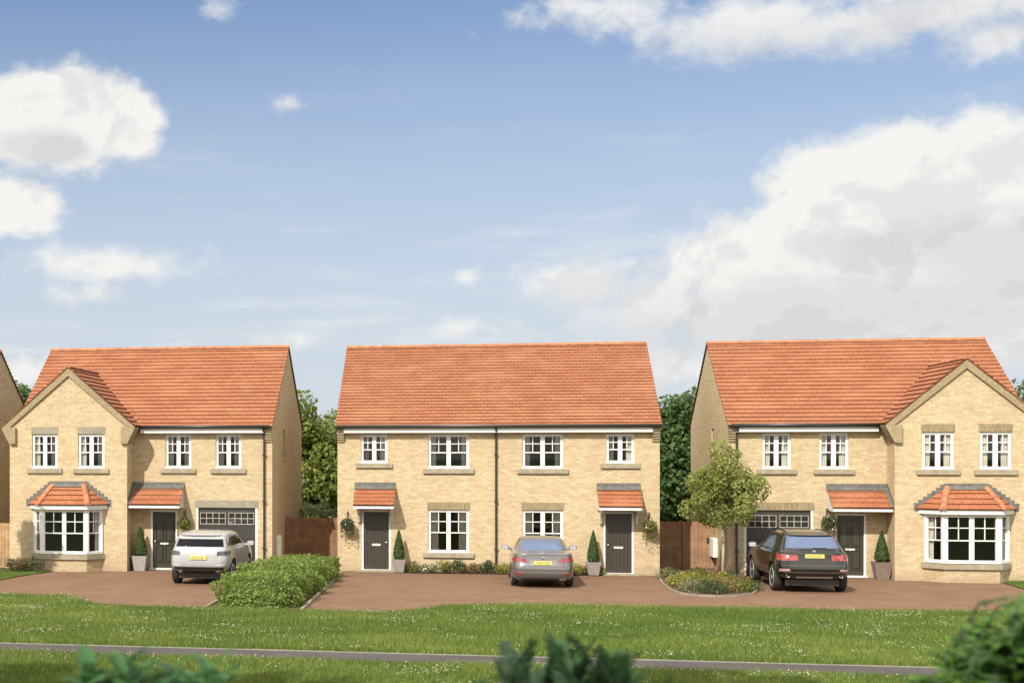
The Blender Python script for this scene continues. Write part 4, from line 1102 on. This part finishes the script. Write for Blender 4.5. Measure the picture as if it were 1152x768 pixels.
def car(loc, rz, label, spec):
    root = thing('parked_car', label, 'car', loc, rz, 'cars parked on the drives'); sp_ = spec; cs = CarShape(sp_['ctrl']); r = sp_['r']; wx = sp_['wheels']; hw = sp_['hw']
    body = cs.body().build('body', [sp_['paint'], DARKTRIM], root, smooth=True)
    cut = MB()
    for x in wx:
        for sd in (-1, 1):
            c = sd*(hw-.18); cut.lathe([(r+.065, -.21), (r+.065, .40)] if sd > 0 else [(r+.065, -.40), (r+.065, .21)], (c, x, r+.01), 'x', 36)
    cutter = cut.build('cutter', DARKTRIM, root)
    md = body.modifiers.new('arches', 'BOOLEAN'); md.object = cutter; md.operation = 'DIFFERENCE'; md.solver = 'EXACT'; md.material_mode = 'TRANSFER'
    bpy.context.view_layer.update()
    dg = bpy.context.evaluated_depsgraph_get(); me = bpy.data.meshes.new_from_object(body.evaluated_get(dg))
    body.modifiers.clear(); body.data = me; bpy.data.objects.remove(cutter, do_unlink=True)
    me.polygons.foreach_set('use_smooth', [True]*len(me.polygons))
    try: me.set_sharp_from_angle(angle=R(38))
    except Exception: pass
    for x in wx:
        for sd in (-1, 1): wheel(root, sd*(hw-.125), x, r, .23, sd, sp_.get('rim', ALLOY))
    def P(name, fn, cor, mat, off=.006, parent=None, nu=14, nv=8):
        m = MB(); cs.patch(m, fn, cor, off, nu, nv); return m.build(name, mat, parent or root, smooth=False)
    both = lambda fn: [(lambda a, z, s=s: fn(s*a, z)) for s in (-1, 1)]
    for nm, cor, mat, off in sp_['rear']:
        o = P(nm, cs.rear, cor, mat, off)
        o.data.polygons.foreach_set('use_smooth', [nm == 'rear_window']*len(o.data.polygons))
    for nm, cor, mat, off in sp_['rear2']:
        for s in (-1, 1): P(nm, (lambda a, z, s=s: cs.rear(s*a, z)), cor, mat, off)
    for nm, cor, mat, off in sp_['sides']:
        for s in (-1, 1): P(nm, (lambda a, z, s=s: cs.side(a, z, s)), cor, mat, off)
    P('windscreen', cs.front, sp_['screen'], CGL, .006)
    # plate with unreadable dark characters
    px, pz = sp_['plate']; pt = cs.rear(0, pz); m = MB(); m.obox((0, pt.y-.03, pz), (1,0,0), (0,1,0), -.26, .26, -.012, .03, -.056, .056); pl = m.build('number_plate', PLATE, root, bevel=.004)
    m = MB()
    for i, x in enumerate((-.20, -.145, -.09, -.035, .05, .105, .16)):
        m.obox((0, pt.y-.03, pz), (1,0,0), (0,1,0), x, x+.008, -.0155, -.0125, -.036, .036); m.obox((0, pt.y-.03, pz), (1,0,0), (0,1,0), x+.010, x+.03, -.0155, -.0125, (.026, -.005, .02)[i % 3], (.034, .005, .03)[i % 3]); m.obox((0, pt.y-.03, pz), (1,0,0), (0,1,0), x+.031, x+.039, -.0155, -.0125, -.036 if i % 2 else -.004, .036)
    m.build('plate_characters', PLATETXT, pl)
    if sp_.get('badge'):
        bz = sp_['badge']; p = cs.rear(0, bz); m = MB(); m.lathe([(.046, p.y+.01), (.046, p.y-.012), (.036, p.y-.014)], (0, 0, bz), 'y', 20); b = m.build('badge', CHROME, root)
        m = MB()
        for k in (0, 2):
            a0 = math.pi/2*k; m.face([(0, p.y-.017, bz)]+[(.03*math.cos(a0+math.pi/2*i/5), p.y-.017, bz+.03*math.sin(a0+math.pi/2*i/5)) for i in range(6)])
        m.build('badge_enamel', BLUEM, b)
    for s in (-1, 1): mirror(root, cs, s, *sp_['mirror'])
    for ex, ez, er in sp_['exhaust']:
        p = cs.rear(ex, max(ez, cs.S[0, 0]+.01)); m = MB(); m.lathe([(er*.8, p.y+.15), (er, p.y-.02), (er*.85, p.y-.02), (er*.8, p.y+.05)], (ex, 0, ez), 'y', 14); m.build('exhaust', CHROME, root, smooth=True)
    m = MB(); m.box(-hw*.72, hw*.72, .35, sp_['len']-.45, .20, sp_['ctrl'][0][0]+.02); m.build('underbody', DARKTRIM, root)
    if sp_.get('rails'):
        for s in (-1, 1):
            m = MB(); pts = [cs.side(x, z, s)+Vector((-s*.05, 0, .03)) for x, z in sp_['rails']]; m.tube(pts, .02, 6); m.build('roof_rail', sp_.get('railmat', DARKTRIM), root, smooth=True)
    if sp_.get('wiper'):
        z0, z1, x1 = sp_['wiper']; m = MB(); a = cs.rear(0, z0)+Vector((0, -.02, 0)); b = cs.rear(x1, z1)+Vector((0, -.02, 0)); m.tube([a, b], .012, 5); m.build('wiper', DARKTRIM, root)
    if sp_.get('spoiler'):
        z, w, d = sp_['spoiler']; m = MB(); n = 12
        top = [cs.rear(w*(2*i/n-1), z)+Vector((0, -d*(1-.35*abs(2*i/n-1)**3), 0)) for i in range(n+1)]; bk = [cs.rear(w*(2*i/n-1), z)+Vector((0, .12, .015)) for i in range(n+1)]
        for i in range(n):
            m.face([top[i], top[i+1], bk[i+1], bk[i]]); dz = Vector((0, .01, -.035)); m.face([top[i]+dz, top[i+1]+dz, bk[i+1]+dz*1.5, bk[i]+dz*1.5]); m.face([top[i], top[i+1], top[i+1]+dz, top[i]+dz])
        m.build('spoiler', sp_['paint'], root)
    return root
GREYP = carpaint('bronze_grey_paint', (.14, .135, .137), .5); WHITEP2 = carpaint('white_paint_car', (.33, .335, .345), .2, .3); BLACKPNT = plain('black_brown_paint', (.007, .006, .005), .18, 0, var=.04, scale=300, coat=.6)
sedan = dict(paint=GREYP, len=4.9, hw=.93, r=.33, wheels=(.98, 3.95),
    ctrl=[(.21, .25, 4.7, .80, 8), (.29, .10, 4.84, .89, 8), (.42, .02, 4.90, .925, 8), (.60, .0, 4.90, .935, 8), (.78, .05, 4.80, .93, 8), (.90, .07, 4.62, .915, 7), (.98, .08, 4.2, .895, 7), (1.035, .10, 3.75, .865, 6.5),
          (1.055, .30, 3.6, .84, 6), (1.08, .70, 3.45, .805, 6), (1.18, 1.0, 3.15, .76, 5.5), (1.30, 1.32, 2.85, .70, 5), (1.40, 1.62, 2.58, .64, 4.5), (1.455, 1.95, 2.35, .54, 4), (1.47, 2.1, 2.25, .40, 3.5)],
    rear=[('rear_window', [(-.70, 1.095), (.70, 1.095), (.56, 1.40), (-.56, 1.40)], CGLSKY, .006), ('boot_seam', [(-.62, .655), (.62, .655), (.62, .667), (-.62, .667)], DARKTRIM, .003), ('boot_recess', [(-.36, .685), (.36, .685), (.40, .845), (-.40, .845)], carpaint('shadow_grey_paint', (.2, .18, .16), .5), .003),
          ('diffuser', [(-.60, .235), (.60, .235), (.66, .30), (-.66, .30)], DARKTRIM, .004), ('bumper_crease', [(-.86, .475), (.86, .475), (.86, .487), (-.86, .487)], carpaint('crease_paint', (.42, .39, .35), .5), .006)],
    rear2=[('tail_light', [(.42, .775), (.895, .80), (.885, .955), (.52, .885)], REDL, .008), ('reflector', [(.56, .415), (.84, .425), (.84, .465), (.56, .455)], REFL, .006)],
    sides=[('side_window', [(1.20, 1.09), (3.15, 1.07), (2.55, 1.40), (1.75, 1.40)], SIDEGL, .005)],
    screen=[(-.66, 1.10), (.66, 1.10), (.54, 1.40), (-.54, 1.40)], plate=(0, .765), badge=.90, mirror=(3.05, 1.0, GREYP, .17), exhaust=[(.52, .29, .04), (.62, .29, .04)])
car((1.93, -5.52, .006), R(0.0), 'bronze-grey saloon parked nose-in before the semi-detached pair', sedan)
suv = dict(paint=WHITEP2, len=4.37, hw=.955, r=.37, wheels=(.80, 3.46), spoiler=(1.535, .66, .10),
    ctrl=[(.37, .34, 4.1, .80, 8), (.45, .12, 4.28, .90, 8), (.57, .01, 4.36, .95, 8), (.75, .0, 4.34, .96, 8), (.95, .02, 4.22, .955, 7.5), (1.08, .05, 3.95, .93, 7), (1.14, .09, 3.5, .90, 7), (1.20, .15, 3.15, .885, 7), (1.34, .27, 2.8, .85, 7), (1.46, .38, 2.55, .81, 6.5), (1.55, .50, 2.35, .765, 6), (1.61, .80, 2.1, .66, 5), (1.635, 1.2, 1.9, .48, 4)],
    rear=[('rear_window', [(-.865, 1.185), (.865, 1.185), (.78, 1.41), (-.78, 1.41)], CGL, .007), ('tailgate_seam', [(-.60, .905), (.60, .905), (.60, .925), (-.60, .925)], carpaint('shaded_white', (.3, .3, .3), 0), .006), ('bumper_strip', [(-.88, .485), (.88, .485), (.92, .575), (-.92, .575)], DARKTRIM, .006),
          ('diffuser', [(-.46, .38), (.46, .38), (.52, .47), (-.52, .47)], DARKTRIM, .010)],
    rear2=[('tail_light', [(.58, .925), (.925, .935), (.915, 1.06), (.585, 1.05)], SMOKE, .008), ('reflector', [(.58, .62), (.82, .63), (.82, .65), (.58, .64)], LENSW, .005)],
    sides=[('side_window', [(.45, 1.22), (3.05, 1.17), (2.45, 1.50), (.75, 1.45)], SIDEGL, .005), ('sill', [(1.25, .42), (3.0, .42), (3.0, .48), (1.25, .48)], DARKTRIM, .006), ('door_seam', [(2.0, .52), (2.015, .52), (2.015, 1.15), (2.0, 1.15)], DARKTRIM, .002)],
    screen=[(-.74, 1.20), (.74, 1.20), (.60, 1.52), (-.60, 1.52)], plate=(0, .86), mirror=(2.95, 1.10, WHITEP2, .17), exhaust=[(-.60, .43, .045), (.60, .43, .045)])
car((-8.40, -6.55, .006), R(-1.5), 'white compact car with dark rear window before the left garage', suv)
suvb = dict(paint=BLACKPNT, len=4.85, hw=1.02, r=.40, wheels=(.92, 3.85), spoiler=(1.66, .66, .10),
    ctrl=[(.38, .28, 4.55, .86, 8), (.48, .09, 4.76, .97, 8), (.64, .0, 4.85, 1.015, 8), (.88, .02, 4.80, 1.025, 8), (1.06, .06, 4.55, 1.01, 7.5), (1.17, .12, 4.0, .975, 7), (1.23, .18, 3.6, .93, 6.5), (1.36, .31, 3.2, .87, 6), (1.52, .46, 2.9, .80, 5.5), (1.65, .62, 2.65, .73, 5), (1.73, .95, 2.4, .62, 4.5), (1.77, 1.35, 2.2, .45, 4)],
    rear=[('rear_window', [(-.76, 1.285), (.76, 1.285), (.65, 1.61), (-.65, 1.61)], CGLSKY, .007), ('tailgate_seam', [(-.92, .80), (.92, .80), (.92, .812), (-.92, .812)], plain('seam', (.10, .09, .075), .4), .004), ('bumper_crease', [(-.94, .60), (.94, .60), (.94, .612), (-.94, .612)], plain('crease', (.12, .11, .1), .4), .005),
          ('skid_plate', [(-.50, .43), (.50, .43), (.50, .475), (-.50, .475)], METAL, .012)],
    rear2=[('tail_light', [(.46, .95), (.975, .94), (.965, 1.12), (.46, 1.10)], REDB, .008), ('reflector', [(.66, .65), (.94, .62), (.93, .70), (.70, .71)], plain('pink_reflector', (.36, .20, .22), .3, coat=1), .006)],
    sides=[('side_window', [(.62, 1.25), (3.15, 1.24), (2.65, 1.62), (.9, 1.59)], SIDEGL, .005), ('door_seam', [(2.05, .5), (2.065, .5), (2.065, 1.18), (2.05, 1.18)], DARKTRIM, .002)],
    screen=[(-.78, 1.25), (.78, 1.25), (.62, 1.62), (-.62, 1.62)], plate=(0, 1.075), badge=1.20, mirror=(3.1, 1.18, carpaint('mirror_cap', (.20, .21, .22), .5), .17), exhaust=[(-.72, .50, .05), (.72, .50, .05)],
    rails=[(.9, 1.68), (1.4, 1.73), (2.2, 1.73), (2.6, 1.66)], wiper=(1.30, 1.305, .36))
car((9.56, -5.62, .006), R(0.5), 'black-brown estate car with red lamps before the right garage', suvb)

# ------------------------------------------------------------------ plants close to the camera
def blade_leaf(V, F, T, c, d, sd, up, l, w, droop, t0, ns=5):
    i0 = len(V)
    for j in range(ns+1):
        t = j/ns; ww = w*math.sin(math.pi*(t*.9+.06))**.8*.5; p = c+d*l*t-Vector((0, 0, droop*l*t*t))
        V += [p-sd*ww+up*ww*.3, p, p+sd*ww+up*ww*.3]
    for j in range(ns):
        a = i0+3*j; F += [(a, a+1, a+4, a+3), (a+1, a+2, a+5, a+4)]; T += [t0, t0]
def fg_shrub(loc, sprays, mat, label, leaf, n, seed=0, pinnate=False, droop=.25, arch=.3, rise=.12):
    """each spray is a stem from the ground to the given tip; pinnate stems carry leaflets in pairs, others end in a rosette"""
    rnd = random.Random(seed)
    root = thing('foreground_shrub', label, 'shrub', loc, group='shrubs close to the viewer at the bottom edge'); m = MB(); V, F, T = [], [], []
    for tip in sprays:
        tip = Vector(tip); base = Vector((tip.x*.15, tip.y*.15, 0)); hd = Vector((tip.x+rnd.uniform(-.3, .3), tip.y+rnd.uniform(-.3, .3), 0)); hd = hd.normalized()
        if pinnate:
            k0 = tip-hd*arch-Vector((0, 0, arch*(rnd.uniform(.5, 1.3)+rise)))
            k1 = tip-hd*arch*.45-Vector((0, 0, arch*rise))
            pts = [base, base.lerp(k0, .6), k0, k1, tip]; m.tube(pts, .02, 5, taper=[.02, .015, .009, .006, .003])
            t0 = rnd.random()*.55
            for k in range(n):
                f = k/(n-1); a = k0.lerp(k1, f*2) if f < .5 else k1.lerp(tip, f*2-1); ax = ((k1-k0) if f < .5 else (tip-k1)).normalized()
                s_ = ax.cross(Vector((0, 0, 1))).normalized(); u_ = s_.cross(ax)
                for q in (-1, 1):
                    d = (ax*rnd.uniform(.5, .9)+s_*q*rnd.uniform(.7, 1)+u_*rnd.uniform(-.3, .4)).normalized(); sd = d.cross(u_).normalized()
                    blade_leaf(V, F, T, a, d, sd, u_, leaf[0]*(1.05-.6*f)*rnd.uniform(.8, 1.15), leaf[1], droop, min(1, t0+f*.4+rnd.random()*.1), 3)
        else:
            m.tube([base, base.lerp(tip, .6), tip], .02, 6, taper=[.022, .014, .007])
            for k in range(n):
                ang = 2*math.pi*(k*.382)+rnd.uniform(-.3, .3); e = rnd.uniform(.35, 1.3)*(1.3 if k < 3 else .8)
                d = Vector((math.cos(ang), math.sin(ang), e)).normalized(); sd = d.cross(Vector((0, 0, 1))).normalized(); up = sd.cross(d)
                blade_leaf(V, F, T, tip-Vector((0, 0, k*.025)), d, sd, up, leaf[0]*rnd.uniform(.7, 1.2), leaf[1]*rnd.uniform(.8, 1.2), droop, rnd.random())
    arr_mesh('foliage', np.array(V), np.array(F), mat, root, np.array(T), smooth=True)
    m.build('stems', FGSTEM, root)
    return root
rg = random.Random(5)
def nearer(loc, sprays, k=.82):      # the same bushes on the same bearings, a little closer to the viewer
    return (loc[0]*k, -49+(loc[1]+49)*k, 0), [(x*k, y*k, 3.939-(3.939-z)*k) for x, y, z in sprays]
sp1 = [(.02+rg.uniform(-.38, .42), rg.uniform(-.25, .25), rg.uniform(2.54, 2.72)) for _ in range(24)]
sp1 = [(x, y, z-.10*abs(x)) for x, y, z in sp1]
fg_shrub(*nearer((-1.95, -40.8, 0), sp1), LFG, 'out-of-focus broad-leaved shrub at the bottom left', (.20, .075), 8, 1)
sp2 = []
for hx, hz_, nn_ in ((-.36, 2.74, 9), (-.06, 2.86, 14), (.02, 2.88, 10), (.30, 2.80, 12), (.16, 2.70, 10), (-.2, 2.68, 10), (.45, 2.66, 9), (-.46, 2.6, 7), (.6, 2.56, 6)):
    sp2 += [(hx+rg.gauss(0, .085), rg.uniform(-.3, .3), hz_+.0-abs(rg.gauss(0, .07))) for _ in range(nn_)]
fg_shrub(*nearer((.54, -40.3, 0), sp2), LFG2, 'out-of-focus dark feathery shrub at the bottom centre', (.085, .022), 15, 2, pinnate=True, droop=.05, arch=.17, rise=.7)
sp3 = []
for _ in range(250):
    x = rg.uniform(-.62, .75); top = 3.11-1.0*max(0, -x-.05)-.10*max(0, x); sp3.append((x, rg.uniform(-.55, .35), top-abs(rg.gauss(0, .26))))
fg_shrub(*nearer((3.2, -39.8, 0), sp3), LFG3, 'out-of-focus bushy green shrub in the bottom right corner', (.085, .032), 13, 3, pinnate=True, droop=.3, arch=.26)
# garden trees just outside the frame whose shade reaches the verge and the left gable
tree('garden_tree', (-9.7, -31.2, 0), 7, (0, 0, 4.6, 2.3, 2.1, 2.2), 45, 7000, .24, LBACK, BARK, 'leafy tree on the verge outside the left photo edge', seed=31)
tree('garden_tree', (-8.8, -36.2, 0), 11, (0, 0, 9.2, 2.1, 2.1, 2.3), 40, 6000, .22, LBACK, BARK, 'tall tree to the left of the viewer, outside the photo', seed=33)
tree('garden_tree', (-6.9, -39.5, 0), 16, (2.9, 0, 13.2, 3.8, 3.0, 2.4), 60, 12000, .25, LBACK, BARK, 'large spreading tree beside the viewer whose branches shade the verge', seed=34, trunk_r=.2)
tree('garden_tree', (-17.9, -8.2, 0), 6, (0, 0, 6.3, 1.0, 1.0, 1.6), 26, 3000, .18, LBACK, BARK, 'slim tree in the neighbouring front garden', seed=32, trunk_r=.08)

# ------------------------------------------------------------------ render settings
SC.render.engine = 'CYCLES'
SC.cycles.use_denoising = True
SC.cycles.max_bounces = 6; SC.cycles.transparent_max_bounces = 12; SC.cycles.sample_clamp_indirect = 6
SC.cycles.caustics_reflective = False; SC.cycles.caustics_refractive = False
SC.cycles.filter_width = 1.5
